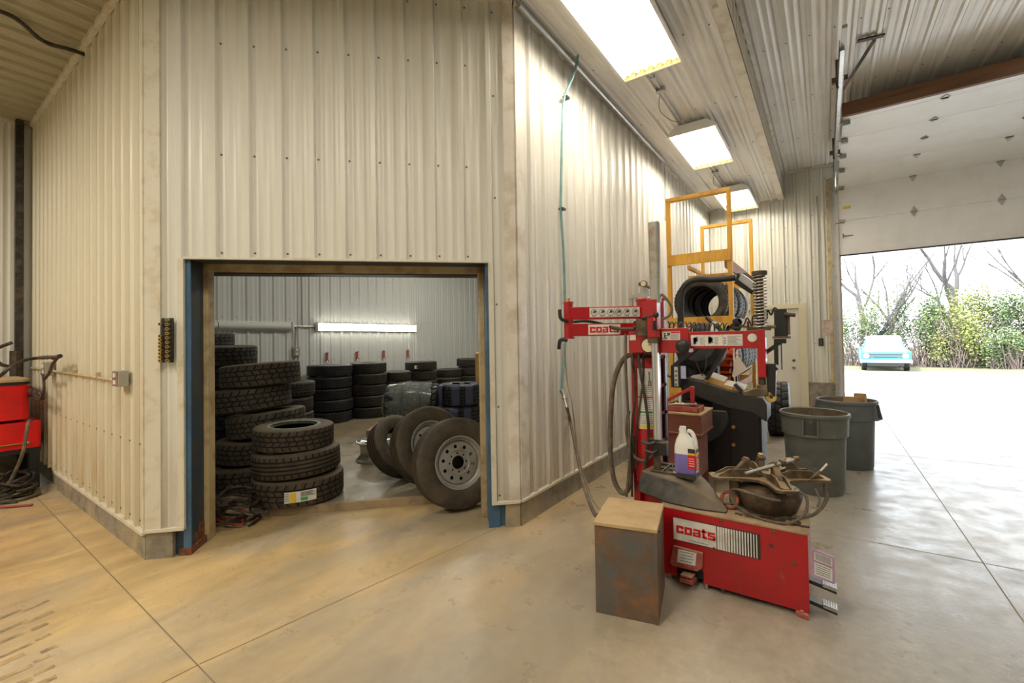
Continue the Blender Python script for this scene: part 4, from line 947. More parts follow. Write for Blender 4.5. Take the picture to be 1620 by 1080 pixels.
# turntable
TC = V((-.305, 3.13, 0))
mb = MB(); mb.lathe([(0, cz1), (.12, cz1), (.15, cz1+.02), (.17, .53), (.18, .57), (.165, .60), (.12, .62), (.08, .625), (0, .625)], TC, seg=32)
mb.box(-.40, 3.0, cz1, -.18, 3.24, cz1+.02); obj('turntable_drum', mb, 'bronze_d', tc)
for a in (100, 150, 205): 
    d = V((math.cos(math.radians(a)), math.sin(math.radians(a)), 0)); mb = MB(); mb.cyl(TC+d*.19+Z*.48, TC+d*.19+Z*.635, .032, seg=14); obj('air_cylinder', mb, 'bronze_d', tc)
PZ = .655; ang = math.radians(27)
out = []
for k in range(4):
    a = ang+k*PI/2; L = .335 if k % 2 == 0 else .275; w = .062
    d = V((math.cos(a), math.sin(a))); e = V((-math.sin(a), math.cos(a))); a2 = a+PI/2; d2 = V((math.cos(a2), math.sin(a2)))
    L2 = .275 if k % 2 == 0 else .335
    out += [d*(L-.02)-e*w, d*L-e*(w-.02), d*L+e*(w-.02), d*(L-.02)+e*w]
    p0 = d*(L-.05)+e*w*.9; p3 = d2*(L2-.05)-V((-math.sin(a2), math.cos(a2)))*w*.9; m_ = (d+d2)*.068
    for i in range(1, 9):
        t_ = i/9; out.append(p0*(1-t_)**3+3*m_*(1-t_)**2*t_+3*m_*(1-t_)*t_*t_+p3*t_**3)
me = plate('turntable', [(p.x, p.y) for p in out], [circ(0, 0, .03)], .016); me.materials.append(M['bronze']); me.transform(Matrix.Translation(TC+Z*PZ))
obj('turntable_plate', me, None, tc, bevel=.004)
jd = PZ+.008
for k in range(4):
    a = ang+k*PI/2; d = V((math.cos(a), math.sin(a), 0)); e = V((-math.sin(a), math.cos(a), 0)); L = .30 if k % 2 == 0 else .25
    pr = [(.05, 0), (L, 0), (L, .006), (L-.07, .045), (.12, .048), (.05, .02)]
    mb = MB()
    for s in (-1, 1): mb.prism([TC+d*x+e*(s*.026-.005)+Z*(jd+z) for x, z in pr], e*.010)
    mb.prism([TC+d*x-e*.018+Z*(jd+z*.5) for x, z in pr], e*.036)
    jaw = obj('jaw', mb, 'bronze', tc, bevel=.002)
    mb = MB(); q = TC+d*(L*.52)+Z*jd
    mb.prism([q+d*x-e*.019+Z*z for x, z in [(-.055, .0), (.05, .0), (.035, .035), (-.01, .088), (-.035, .095), (-.045, .07)]], e*.038)
    obj('claw', mb, 'bronze', jaw, bevel=.005)
    mb = MB(); mb.cyl(q+d*-.03+Z*.092-e*.0, q+d*-.035+Z*.112, .024, .017, 10); mb.cyl(q+d*-.04-e*.022+Z*.09, q+d*-.04+e*.022+Z*.09, .015, seg=10); obj('claw_cap', mb, 'bronze', jaw)
    mb = MB(); mb.cyl(TC+d*(L-.0)+e*.035+Z*jd, TC+d*(L-.0)+e*.035+Z*(jd+.016), .013, .009, 8); obj('bolt', mb, 'steel', tc)
mb = MB(); mb.cyl(TC+Z*PZ, TC+Z*(PZ+.03), .05, .035, 20); obj('hub', mb, 'bronze', tc)
# hoses of the turntable
hp = lambda px, py, y, dz=0: PY(px, py, y)
Rr = TC+V((math.cos(ang), math.sin(ang), 0))*.32
hs = [([Rr+Z*.64, Rr+V((0, -.0, .60)), Rr+V((.005, -.03, .54)), Rr+V((-.05, -.12, .475)), Rr+V((-.13, -.22, .468)), Rr+V((-.21, -.25, .468))], .010),
      ([TC+V((.14, -.14, .635)), TC+V((.20, -.15, .62)), TC+V((.19, -.19, .53)), TC+V((.10, -.22, .475)), TC+V((-.05, -.2, .472)), TC+V((-.17, -.12, .50)), TC+V((-.19, -.10, .57)), TC+V((-.13, -.16, .60)), TC+V((0, -.2, .59)), TC+V((.08, -.2, .59))], .008),
      ([TC+V((-.28, -.1, .63)), TC+V((-.28, -.12, .55)), TC+V((-.24, -.14, .50)), TC+V((-.18, -.12, .50))], .006),
      ([TC+V((.24, -.06, .645)), TC+V((.26, -.09, .60)), TC+V((.25, -.13, .57))], .006)]
for p, r in hs:
    mb = MB(); mb.tube(p, r, 8); obj('hose', mb, 'hose_tan', tc)
mb = MB(); rp = TC+V((-.20, -.11, .515)); mb.tube([rp+V((.045*math.cos(a), .02*math.sin(a), .042*math.sin(a))) for a in [2*PI*i/14 for i in range(14)]], .010, 8, 2, closed=True); obj('orange_ring', mb, mat('rust orange', (.38, .10, .04), .6, col2=(.2, .07, .04), scale=20), tc)
mb = MB(); mb.cyl(TC+V((.215, .06, .665)), TC+V((.265, .08, .715)), .008, seg=8); mb.mi = 1; mb.cyl(TC+V((.265, .08, .715)), TC+V((.30, .09, .76)), .006, seg=8); obj('quick_release_pin', mb, ['bronze', 'white'], tc)
random.seed(21); mb = MB()
for i in range(26):
    x, y, a = random.gauss(-.30, .09), random.gauss(2.95, .025), random.uniform(-.5, .3)
    mb.hexa((x, max(y, 2.885), cz1+.008), (.02*math.cos(a), .02*math.sin(a), 0), (-.005*math.sin(a), .006*math.cos(a), 0), (0, 0, .004))
tag(obj('debris', mb, 'bronze_d', tc), None, None, kind='stuff')
# pry bar lying on the turntable
mb = MB(); a, b = PY(1180, 759, 2.93), PY(1256, 726, 3.10)
a = V((a.x, a.y, .715)); b = V((b.x, b.y, .79))
mb.cyl(a, b, .010, .012, 10); mb.cyl(a-(b-a).normalized()*.004, a, .012, .010, 10); mb.mi = 1; mb.cyl(b, b+(b-a).normalized()*.03, .017, .014, 10)
mb.lathe([(.012, 0), (.022, .004), (.022, .02), (.012, .03)], a.lerp(b, .72), b-a, 12)
solo('pry_bar', mb, ['steel', 'bronze'], 'round steel bar lying across the turntable jaws', 'bar', a)
# column
CY_ = 3.33
mb = MB(); mb.box(-1.20, 3.26, .0, -1.15, 3.40, 1.5); mb.box(-1.16, 3.33, .0, -1.02, 3.40, 1.5); obj('column', mb, 'red', tc, bevel=.004)
mb = MB(); mb.lathe([(0, .46), (.085, .46), (.09, .5), (.09, 1.33), (.08, 1.37), (0, 1.39)], (-1.095, 3.29, 0), seg=32); cyl_ = obj('air_tank', mb, 'red', tc)
def cyl_label(mb, c, r, z0, z1, a0, a1, n=12):
    for i in range(n):
        p, q = a0+(a1-a0)*i/n, a0+(a1-a0)*(i+1)/n
        mb.quad([(c[0]+r*math.cos(p), c[1]+r*math.sin(p), z0), (c[0]+r*math.cos(q), c[1]+r*math.sin(q), z0), (c[0]+r*math.cos(q), c[1]+r*math.sin(q), z1), (c[0]+r*math.cos(p), c[1]+r*math.sin(p), z1)])
cx = (-1.095, 3.29); a0_, a1_ = math.radians(-115), math.radians(-28)
mb = MB(); cyl_label(mb, cx, .0915, .86, 1.30, a0_, a1_)
mb.mi = 2; cyl_label(mb, cx, .0922, 1.085, 1.095, a0_, a1_)
mb.mi = 3; cyl_label(mb, cx, .0922, .975, .99, a0_, a1_)
mb.mi = 4; cyl_label(mb, cx, .0922, .865, .885, a0_, a1_)
mb.mi = 1; random.seed(4)
for i in range(20):
    z = .90+i*.0145
    if abs(z-1.09) < .012 or abs(z-.98) < .014: continue
    cyl_label(mb, cx, .0925, z, z+.004, a0_+.12, a1_-random.uniform(.1, .5), 6)
cyl_label(mb, cx, .0925, 1.20, 1.26, math.radians(-62), math.radians(-56), 3); cyl_label(mb, cx, .0925, 1.255, 1.275, math.radians(-64), math.radians(-54), 3)
for k, (aa, bb) in enumerate(((-66, -60), (-58, -50))): cyl_label(mb, cx, .0925, 1.17, 1.21, math.radians(aa), math.radians(bb), 3)
obj('warning_label', mb, ['white', 'ink_grey', 'logo_red', 'green_ink', 'yellow'], cyl_, label='tall white warning label with coloured bands')
mb = MB(); mb.lathe([(0, 1.50), (.105, 1.50), (.105, 1.80), (.112, 1.80), (.112, 1.815), (.10, 1.825), (0, 1.825)], (-1.07, 3.35, 0), seg=32); mb.box(-1.16, 3.27, 1.40, -.98, 3.42, 1.5); obj('column_head', mb, 'red', tc, bevel=.003)
# left helper arm with two beams
HD = 3.30                                    # the helper arm swings out square to the aisle
fh = V((fw.x, fw.y, 0)).normalized(); rh = fh.cross(Z).normalized()
def PD(x, y, d=HD): return EYE+ray(x, y)*d
def pbar(mb, x0, y0, x1, y1, Y, dep):      # upright rectangle seen face on
    a = PY(x0, y0, Y); b = PY(x1, y1, Y); mb.box(min(a.x, b.x), Y, min(a.z, b.z), max(a.x, b.x), Y+dep, max(a.z, b.z)); return mb
def hbar(mb, x0, y0, x1, y1, dep):
    a = PD(x0, y0); b = PD(x1, y1); c = (a+b)/2; c.z = (a.z+b.z)/2; u = V((b.x-a.x, b.y-a.y, 0)); mb.hexa(c+fh*dep/2, u/2, fh*dep/2, Z*abs(a.z-b.z)/2)
arm = MB(); a = PD(900, 477)+fh*.035; b = PD(900, 536)+fh*.035; b.x, b.y = a.x, a.y
arm.cyl(b, a, .036, seg=20); arm.lathe([(.036, 0), (.046, 0), (.046, .014), (.036, .014)], b, seg=20); arm.lathe([(.036, 0), (.041, 0), (.041, .01), (.036, .01)], a-Z*.01, seg=20)
obj('helper_tube', arm, 'red', tc)
mb = MB(); mb.cyl(a, a+Z*.03, .016, seg=6); obj('helper_bolt', mb, 'brass', tc)
mb = MB(); hbar(mb, 903, 485.5, 1042, 503, .07); obj('helper_beam', mb, 'red', tc, bevel=.004)
mb = MB(); hbar(mb, 903, 512, 1008, 530, .07); obj('helper_beam', mb, 'red', tc, bevel=.004)
for (x0, y0), (x1, y1), (x2, y2) in (((885, 490), (887, 504), (898, 508)), ((897, 538), (886, 538), (884, 552))):
    mb = MB(); mb.tube([PD(x0, y0)-fh*.01, PD(x1, y1)-fh*.02, PD(x2, y2)-fh*.01], .014, 8); obj('hook', mb, 'black', tc)
def sticker(x0, y0, x1, y1, Y, par, name, kind, mats=('white', 'ink_grey', 'ink', 'logo_red')):
    if Y is None: a, b, X_, Y_, mY = PD(x0, y0), PD(x1, y1), rh, fh, -fh
    else: a, b, X_, Y_, mY = PY(x0, y0, Y), PY(x1, y1, Y), V((1, 0, 0)), V((0, 1, 0)), V((0, -1, 0))
    w = (b-a).dot(X_); h = a.z-b.z; mb = MB(); o = V((a.x, a.y, b.z)); mb.hexa(o+X_*w/2+Z*h/2+mY*.001, X_*w/2, Y_*.001, Z*h/2); o = o+mY*.003
    def r(x0, y0, x1, y1, m): mb.mi = m; mb.hexa(o+X_*((x0+x1)/2*w)+Z*((y0+y1)/2*h), X_*(x1-x0)/2*w, Y_*.0008, Z*(y1-y0)/2*h)
    random.seed(int(x0))
    if kind == 'icons':
        r(.497, 0, .503, 1, 1)
        for i in range(6):
            cx, c = .09+i*.163, o+X_*(.09+i*.163)*w+Z*h*.5; mb.mi = 1
            mb.lathe([(h*.30, 0), (h*.36, .0008), (h*.30, .0016)], c, mY, 16)
            r(cx-.03, .42, cx+.03, .55, 1); r(cx-.01, .5, cx+.04, .7, 2); r(cx-.05, .08, cx+.04, .12, 1)
    elif kind == 'logo':
        mb.mi = 3; text_coats(mb, o+X_*w*.05+Z*h*.2, X_, Z, mY, h*.58)
    elif kind == 'warn':
        r(.5, .78, .98, .95, 3)
        for i in range(5): r(.48, .12+i*.12, .95-.07*(i % 2), .17+i*.12, 1)
        r(.12, .3, .2, .65, 2); r(.1, .7, .2, .85, 2); r(.2, .5, .4, .56, 2); r(.2, .1, .26, .35, 2); r(.08, .1, .14, .32, 2); r(.3, .6, .45, .85, 2)
    elif kind == 'wide':
        for xx in (.27, .64): r(xx-.003, 0, xx+.003, 1, 1)
        for k, xx in enumerate((.03, .32)):
            for i in range(7): q = random.uniform(0, .09); r(xx+q, random.uniform(.1, .6), xx+q+.05, random.uniform(.62, .85), 1)
            for i in range(5): r(xx+.15, .15+i*.14, xx+.22, .2+i*.14, 1)
        for i in range(3): r(.66, .2+.22*i, .69, .28+.22*i, 2)
        for i in range(7): r(.72, .1+.12*i, .98-.05*(i % 3), .14+.12*i, 1)
    return obj(name, mb, list(mats), par)
sticker(932.5, 487, 1012, 500.5, None, tc, 'pictogram_sticker', 'icons')
sticker(930.5, 513.5, 981.5, 528.5, None, tc, 'logo_sticker', 'logo')
# swing arm over the turntable
SY = 3.13
mb = MB(); pbar(mb, 994, 521, 1090, 558, SY, .12); obj('swing_arm_root', mb, 'red', tc, bevel=.004)
mb = MB(); pbar(mb, 1088, 525, 1199, 551, SY+.01, .08); obj('swing_arm', mb, 'red', tc, bevel=.003)
mb = MB(); pbar(mb, 1197, 521, 1212, 597, SY+.0, .09); obj('arm_sleeve', mb, 'red', tc, bevel=.003)
sticker(1047.5, 524.5, 1076, 537.5, SY-.001, tc, 'warning_sticker', 'warn')
sticker(1093, 530, 1175, 546.5, SY+.009, tc, 'instruction_sticker', 'wide')
mb = MB(); p = PY(1190, 534, SY+.01); mb.cyl(p, p+mY*.004, .026, seg=20); obj('round_sticker', mb, 'white', tc)
mb = MB(); p = PY(1083, 547.5, SY); mb.cyl(p, p+mY*.02, .02, seg=12); mb.lathe([(0, .06), (.035, .058), (.046, .05), (.046, .03), (.038, .02), (0, .02)], p, mY, 24); obj('knob', mb, 'black', tc)
mb = MB(); p = PY(1028, 546, SY); mb.cyl(p, p+mY*.03, .055, seg=28); mb.mi = 1; mb.cyl(p+mY*.03, p+mY*.032, .047, seg=28); mb.mi = 0; mb.bar(p+mY*.034, p+mY*.034+V((.025, 0, .02)), .004, .002); obj('pressure_gauge', mb, ['black', 'gauge'], tc)
mb = MB(); pbar(mb, 996, 530, 1006, 538, SY-.004, .002); obj('sticker', mb, 'white', tc)
# shaft, spring, tool head
e0 = PY(1199.5, 600, SY); ex, ey = PY(1201, 480, SY).x, SY+.045
zt0, zt1, zb0, zb1 = PY(1201, 434, SY).z, PY(1201, 520, SY).z, PY(1203, 598, SY).z, PY(1203, 617, SY).z
mb = MB(); mb.cyl((ex, ey, zb1), (ex, ey, zt0), .021, seg=6); obj('hex_shaft', mb, 'bronze_d', tc)
mb = MB(); mb.cyl((ex, ey, zt0), (ex, ey, zt0+.025), .044, seg=16); mb.cyl((ex, ey, zt0-.01), (ex, ey, zt0), .032, seg=16); obj('shaft_cap', mb, 'bronze_d', tc)
mb = MB(); n = 17; mb.tube([(ex+.037*math.cos(a), ey+.037*math.sin(a), zt1+(zt0-zt1)*a/(2*PI*n)) for a in [2*PI*i/10 for i in range(n*10+1)]], .0042, 6, 1); obj('spring', mb, 'steel', tc)
mb = MB(); mb.box(ex-.075, ey-.03, zt1-.01, ex+.055, ey+.03, zt1+.012); mb.cyl((ex+.04, ey-.03, zt1+.01), (ex+.085, ey-.03, zt1+.01), .01, seg=8); mb.cyl((ex-.07, ey, zt1), (ex-.07, ey, zt1+.05), .007, seg=8); obj('lock_plate', mb, 'bronze_d', tc)
mb = MB(); mb.box(ex-.028, ey-.028, zb1, ex+.03, ey+.028, zb1+.03); 
q = PY(1201, 626, SY); mb.prism([(ex-.11, ey-.03, q.z+.012), (ex-.03, ey-.03, q.z+.045), (ex+.03, ey-.03, q.z+.045), (ex+.035, ey-.03, q.z-.0), (ex-.04, ey-.03, q.z-.008), (ex-.105, ey-.03, q.z-.006)], (0, .06, 0))
obj('mount_head', mb, 'bronze', tc, bevel=.005)
# second head: black actuator on its own arm at far right
mb = MB(); pbar(mb, 1224, 489, 1246, 532, SY+.06, .07); obj('actuator', mb, 'black', tc, bevel=.004)
mb = MB(); pbar(mb, 1245, 500, 1250, 529, SY+.07, .05); p = PY(1240, 497, SY+.05); mb.cyl(p, p+V((.06, 0, -.008)), .012, seg=10); pbar(mb, 1222, 532, 1250, 535, SY+.05, .08); obj('actuator_bracket', mb, 'bronze_d', tc)
mb = MB(); pbar(mb, 1224, 536, 1244, 543, SY+.06, .06); pbar(mb, 1224, 543, 1232, 577, SY+.07, .035); pbar(mb, 1235, 543, 1238, 585, SY+.07, .02); obj('actuator_arm', mb, 'black', tc, bevel=.002)
mb = MB(); a, b = PY(1221, 575, SY+.06), PY(1220, 626, SY+.06); mb.hexa((a+b)/2, V((.025, 0, 0)), V((0, .025, 0)), (a-b)/2); c_ = PY(1230, 585, SY+.05); mb.bar(PY(1222, 578, SY+.05), c_, .02, .02); obj('lower_link', mb, 'black', tc, bevel=.004)
mb = MB(); p = PY(1219, 628, SY+.05); mb.lathe([(.012, -.02), (.03, -.02), (.034, 0), (.03, .02), (.012, .02)], p, (.3, -1, .2), 16, close=True); mb.ball(p+V((-.01, 0, .02)), .018); obj('yellow_roller', mb, mat('grimy yellow', (.5, .36, .06), .6, col2=(.2, .14, .05), scale=30), tc)
mb = MB(); b0 = PY(1205, 560, SY); mb.bar((ex, ey+.08, 1.40), PY(1236, 540, SY+.08), .02, .02); obj('tie_bar', mb, 'bronze_d', tc)
# coiled air line on top of the arm
mb = MB(); a, b = PY(1056, 519, SY+.05), PY(1150, 522, SY+.05); n = 13
mb.tube([a.lerp(b, i/(n*10))+V((.004*math.cos(2*PI*i/10), .028*math.sin(2*PI*i/10), .030*math.cos(2*PI*i/10)+.015)) for i in range(n*10+1)], .005, 6, 1)
mb.tube([PY(1150, 521, SY+.05), PY(1175, 515, SY+.06), PY(1182, 503, SY+.06), PY(1190, 516, SY+.06), PY(1192, 500, SY+.06), PY(1212, 506, SY+.06), PY(1214, 490, SY+.07), PY(1220, 498, SY+.07), PY(1225, 487, SY+.07), PY(1232, 492, SY+.08)], .005, 6)
obj('coiled_air_line', mb, 'hose', tc)
# helper mast: grey tube, aluminium rod, valve block
MY = 3.06
a, b = PY(1032.5, 352, MY), PY(1033, 478, MY); wv = .034
mb = MB(); mb.prism([(a.x+x, MY+.03+y, b.z) for x, y in rbox(-wv, -wv, wv, wv, .018, 4)], (0, 0, a.z-b.z)); obj('mast_tube', mb, 'steel_painted', tc)
mb = MB(); mb.prism([(a.x+x, MY+.03+y, a.z) for x, y in rbox(-wv, -wv, wv, wv, .018, 4)], (0, 0, .006)); obj('mast_cap', mb, 'steel', tc)
rx = PY(1034, 600, MY).x; z0_, z1_ = PY(1036, 700, MY).z, PY(1036, 538, MY).z
mb = MB(); mb.cyl((rx, MY+.03, z0_), (rx, MY+.03, z1_), .019, seg=20); mb.box(rx+.010, MY+.015, z0_, rx+.026, MY+.05, z1_); obj('slide_rod', mb, 'alu', tc)
mb = MB(); mb.box(rx-.035, MY-.005, z1_-.02, rx+.035, MY+.07, z1_+.02); obj('rod_clamp', mb, 'bronze_d', tc, bevel=.004)
mb = MB(); mb.box(rx-.035, MY-.01, z1_+.02, rx+.035, MY+.08, b.z+.02); obj('slide_housing', mb, 'red', tc, bevel=.004)
mb = MB(); p = PY(1035.5, 514, MY-.02); mb.cyl(p+Z*-.035, p+Z*.03, .014, .012, 10); mb.mi = 1; mb.cyl(p+Z*.03, p+Z*.055, .012, .004, 10); obj('lever', mb, ['blackgloss', 'red_bright'], tc)
mb = MB(); pbar(mb, 1006, 505, 1024, 531, MY, .05); 
for px, py in ((1005, 509), (1005, 517), (1005, 526), (1026, 512), (1027, 520), (1026, 527)):
    p = PY(px, py, MY+.02); mb.cyl(p-X_*.012, p+X_*.012, .010, seg=8)
obj('valve_block', mb, 'bronze_d', tc, bevel=.004)
mb = MB(); mb.cyl(PY(1016, 504, MY), PY(1040, 498, MY), .012, seg=8); mb.ball(PY(1038, 498, MY-.01), .02); obj('valve_handle', mb, 'black', tc)
mb = MB(); pbar(mb, 1030, 698, 1054, 722, MY-.02, .07); obj('foot_block', mb, 'black', tc, bevel=.006)
mb = MB(); mb.tube([PY(1015, 697, MY-.03), PY(1024, 702, MY-.04), PY(1036, 700, MY-.03)], .012, 8); mb.tube([PY(1020, 712, MY-.03), PY(1032, 716, MY-.04), PY(1040, 712, MY-.02)], .010, 8); mb.box(rx-.045, MY, z0_-.02, rx+.04, MY+.06, z0_+.02); obj('foot_handle', mb, 'black', tc)
mb = MB(); mb.box(rx-.02, MY+.02, .6, rx+.02, MY+.06, z0_); obj('mast_foot', mb, 'bronze_d', tc)
# regulator with gauge
mb = MB(); mb.prism([PY(x, y, 3.30) for x, y in ((997, 471), (1000, 467), (1012, 463), (1013, 452), (1019, 449), (1022, 455), (1024, 471))], (0, .06, 0)); p = PY(999, 480, 3.28); mb.lathe([(.0, 0), (.016, 0), (.016, .05), (.02, .05), (.02, .06), (0, .06)], p-Z*.02, seg=12); obj('regulator', mb, 'steel_painted', tc, bevel=.005)
mb = MB(); p = PY(1019.5, 449, 3.27); mb.cyl(p, p+mY*.025, .024, seg=20); mb.mi = 1; mb.cyl(p+mY*.025, p+mY*.027, .019, seg=20); mb.mi = 0; mb.ball(PY(1013, 449, 3.3), .016); obj('small_gauge', mb, ['bronze', 'gauge'], tc)
# hoses down the column
HZ = 3.12
paths = [([(1022, 452), (1040, 462), (1052, 470), (1062, 485), (1060, 498), (1048, 505)], .009, 'hose_tan'),
         ([(906, 509), (930, 508), (950, 512), (975, 519), (1004, 520)], .011, 'hose'),
         ([(990, 528), (990, 580), (994, 660), (996, 720), (991, 785)], .010, 'hose_tan'),
         ([(1008, 532), (1012, 580), (1022, 640), (1026, 690), (1018, 760)], .011, 'hose'),
         ([(1000, 560), (1005, 620), (1000, 680), (1000, 785)], .009, 'hose'),
         ([(995, 650), (991, 680), (998, 715), (1015, 728), (1030, 722), (1034, 712)], .012, 'hose_tan'),
         ([(1014, 532), (1018, 590), (1012, 640), (1006, 700), (1006, 740)], .007, 'hose')]
for i, (pp, r, m) in enumerate(paths):
    mb = MB(); mb.tube([PY(x, y, HZ+.012*i if i > 1 else HZ) for x, y in pp], r, 8); obj('hose', mb, m, tc)
mb = MB(); mb.tube([PY(x, y, 3.22) for x, y in ((1002, 562), (992, 563), (980, 578), (970, 610), (966, 660), (966, 720), (972, 760), (984, 779), (994, 772), (999, 740), (1001, 690))], .019, 10); obj('inflation_hose', mb, 'hose_tan', tc)
# aluminium framed cabinet rack
t = thing('slotted_rack', 'grey aluminium framed black rack standing behind the tire changer column', 'rack', (-.99, 3.5, .0))
rq = [PY(1043, 567, 3.50), PY(1053.5, 563, 3.50), PY(1055, 694, 3.50), PY(1044, 707, 3.50)]
xr0, xr1 = rq[0].x-.03, rq[1].x
mb = MB(); zz0, zz1 = rq[2].z, rq[1].z
mb.box(xr0, 3.5, zz0, xr1-.01, 3.56, zz1); mb.box((xr0+xr1)/2-.03, 3.51, 0, (xr0+xr1)/2+.03, 3.55, zz0); mb.box(xr0-.05, 3.42, 0, xr1+.05, 3.64, .02); obj('panel', mb, 'black', t)
mb = MB(); mb.box(xr1-.012, 3.48, zz0, xr1, 3.5, zz1)
for f in (0, .33, .66, 1.0):
    z = zz0+(zz1-zz0)*f; mb.hexa(((xr0+xr1)/2, 3.49, z-.012), ((xr1-xr0)/2, 0, .012), (0, .01, 0), (0, 0, .012))
obj('frame', mb, 'alu_flat', t)
# jug
jp = PY(1089, 762, 3.04); jp = V((-.765, 3.06, .632))
t = thing('jug', 'translucent jug half full of violet fluid on the dark weight tray', 'bottle', jp)
def jug_prof(z0, z1, mbx, inset=0):
    lv = [(0, .062, .045), (.01, .070, .052), (.12, .070, .052), (.17, .068, .050), (.215, .050, .040), (.245, .030, .028), (.262, .022, .022), (.285, .022, .022)]
    ls = [l for l in lv if z0 <= l[0] <= z1]
    def at(z):
        for a, b in zip(lv, lv[1:]):
            if a[0] <= z <= b[0]: f = (z-a[0])/(b[0]-a[0]); return (z, a[1]+(b[1]-a[1])*f, a[2]+(b[2]-a[2])*f)
        return lv[-1]
    ls = sorted(set([at(z0)]+ls+[at(z1)])); rg = []
    for z, a, b in ls:
        off = -.018*max(0, (z-.17)/.1) if z > .17 else 0
        rg.append([mbx.bm.verts.new(jp+V((off+x, y, z))) for x, y in rbox(-a+inset, -b+inset, a-inset, b-inset, min(a, b)*.6-inset, 4)])
    for p, q in zip(rg, rg[1:]):
        n = len(p)
        for i in range(n): mbx.face([p[i], p[(i+1) % n], q[(i+1) % n], q[i]])
    mbx.face(rg[0][::-1]); mbx.face(rg[-1])
mb = MB(); jug_prof(.128, .285, mb); mb.tube([jp+V((.012, 0, .275)), jp+V((.038, 0, .265)), jp+V((.058, 0, .215)), jp+V((.062, 0, .16))], .013, 10); mb.cyl(jp+V((-.018, 0, .285)), jp+V((-.018, 0, .30)), .021, seg=16); obj('bottle_body', mb, 'jug', t)
mb = MB(); jug_prof(0, .128, mb); obj('violet_fluid', mb, 'fluid', t)
mb = MB(); lf = jp+V((.0708, -.012, .095))
mb.hexa(lf, (.001, 0, 0), (0, .036, 0), (0, 0, .075)); mb.mi = 1; mb.hexa(lf+V((.001, 0, -.02)), (.001, 0, 0), (0, .036, 0), (0, 0, .045)); mb.mi = 2; mb.hexa(lf+V((.0015, 0, .035)), (.001, 0, 0), (0, .036, 0), (0, 0, .008)); mb.mi = 3; mb.hexa(lf+V((.0015, 0, .058)), (.001, 0, 0), (0, .03, 0), (0, 0, .012))
mb.mi = 0
for k in range(4): mb.hexa(lf+V((.0022, 0, -.05+k*.017)), (.0006, 0, 0), (0, .028-.004*(k % 2), 0), (0, 0, .003))
fl = jp+V((.045, -.0525, .09)); mb.mi = 1; mb.hexa(fl, (.022, 0, 0), (0, .001, 0), (0, 0, .05)); mb.mi = 3; mb.hexa(fl+V((0, -.0005, .065)), (.022, 0, 0), (0, .001, 0), (0, 0, .014)); mb.mi = 2; mb.hexa(fl+V((0, -.0008, .045)), (.022, 0, 0), (0, .001, 0), (0, 0, .006))
mb.mi = 0
for k in range(4): mb.hexa(fl+V((0, -.0015, -.03+k*.015)), (.017, 0, 0), (0, .0006, 0), (0, 0, .002))
obj('label', mb, ['white', 'logo_red', 'yellow', 'ink'], t)
# ------------------------------------------------------------------ rust patched steel box
bp = [V(p) for p in ((-1.078, 2.297, 0), (-.755, 2.372, 0), (-.835, 2.765, 0), (-1.158, 2.69, 0))]
ctr = sum(bp, V())/4
t = thing('steel_box', 'upright rust patched blue grey steel box with a dusty tan lid', 'metal box', ctr)
mb = MB(); mb.prism([p for p in bp], (0, 0, .49)); obj('box_body', mb, 'rustbox', t, bevel=.003)
mb = MB(); mb.prism([ctr+(p-ctr)*1.03+Z*.482 for p in bp], (0, 0, .022)); obj('lid', mb, 'tan_top', t, bevel=.004)
e = (bp[1]-bp[0]).normalized(); mb = MB(); mb.hexa(bp[1].lerp(bp[0], .02)+Z*.245+(bp[1]-bp[2]).normalized()*.003, e*.008, (bp[1]-bp[2]).normalized()*.003, Z*.24); mb.cyl(bp[1].lerp(bp[2], .2)+Z*.46, bp[1].lerp(bp[2], .2)+Z*.47+e*.02, .006, seg=8); obj('edge_strip', mb, 'rustbox', t)
# ------------------------------------------------------------------ brown cabinet with tool tray
ky0, ky1 = 4.45, 4.95; ca = PY(1109, 656, ky0); kx1 = ca.x; kx0 = PY(1052, 650, ky0).x-.06; kz = ca.z; kzm = PY(1109, 689, ky0).z
t = thing('wooden_cabinet', 'brown wooden pedestal cabinet behind the jug with a dusty overhanging top', 'cabinet', ((kx0+kx1)/2, 4.7, 0))
mb = MB(); mb.box(kx0, ky0, kzm, kx1, ky1, kz-.012); mb.mi = 1; mb.box(kx1-.003, ky0+.002, kzm+.003, kx1+.002, ky1-.002, kz-.014); obj('upper_box', mb, ['cab', 'cab_side'], t, bevel=.003)
mb = MB(); mb.box(kx0-.005, ky0-.008, kz-.012, kx1+.008, ky1+.005, kz+.004); obj('top', mb, 'tan_top', t, bevel=.002)
mb = MB(); mb.box(kx0-.01, ky0-.01, kzm-.012, kx1+.01, ky1+.01, kzm+.012); obj('molding', mb, 'cab', t, bevel=.004)
mb = MB(); mb.box(kx0+.02, ky0+.03, .16, kx1-.045, ky1-.03, kzm-.01); mb.mi = 1; mb.box(kx1-.048, ky0+.034, .165, kx1-.043, ky1-.034, kzm-.012); obj('pedestal', mb, ['cab', 'cab_side'], t, bevel=.003)
for x, y in ((kx0+.05, ky0+.06), (kx1-.075, ky0+.06), (kx0+.05, ky1-.06), (kx1-.075, ky1-.06)):
    mb = MB(); mb.box(x-.03, y-.03, 0, x+.03, y+.03, .17); obj('leg', mb, 'cab', t)
tz0 = kz+.006
t = thing('tool_tray', 'red metal tool tray with a bent red handle on the brown cabinet', 'tool tray', (kx0+.2, 4.62, tz0))
ta, tb = PY(1054, 640, 4.5), PY(1117, 645, 4.5)
tx0, tx1 = kx0-.0, kx1-.03
mb = MB()
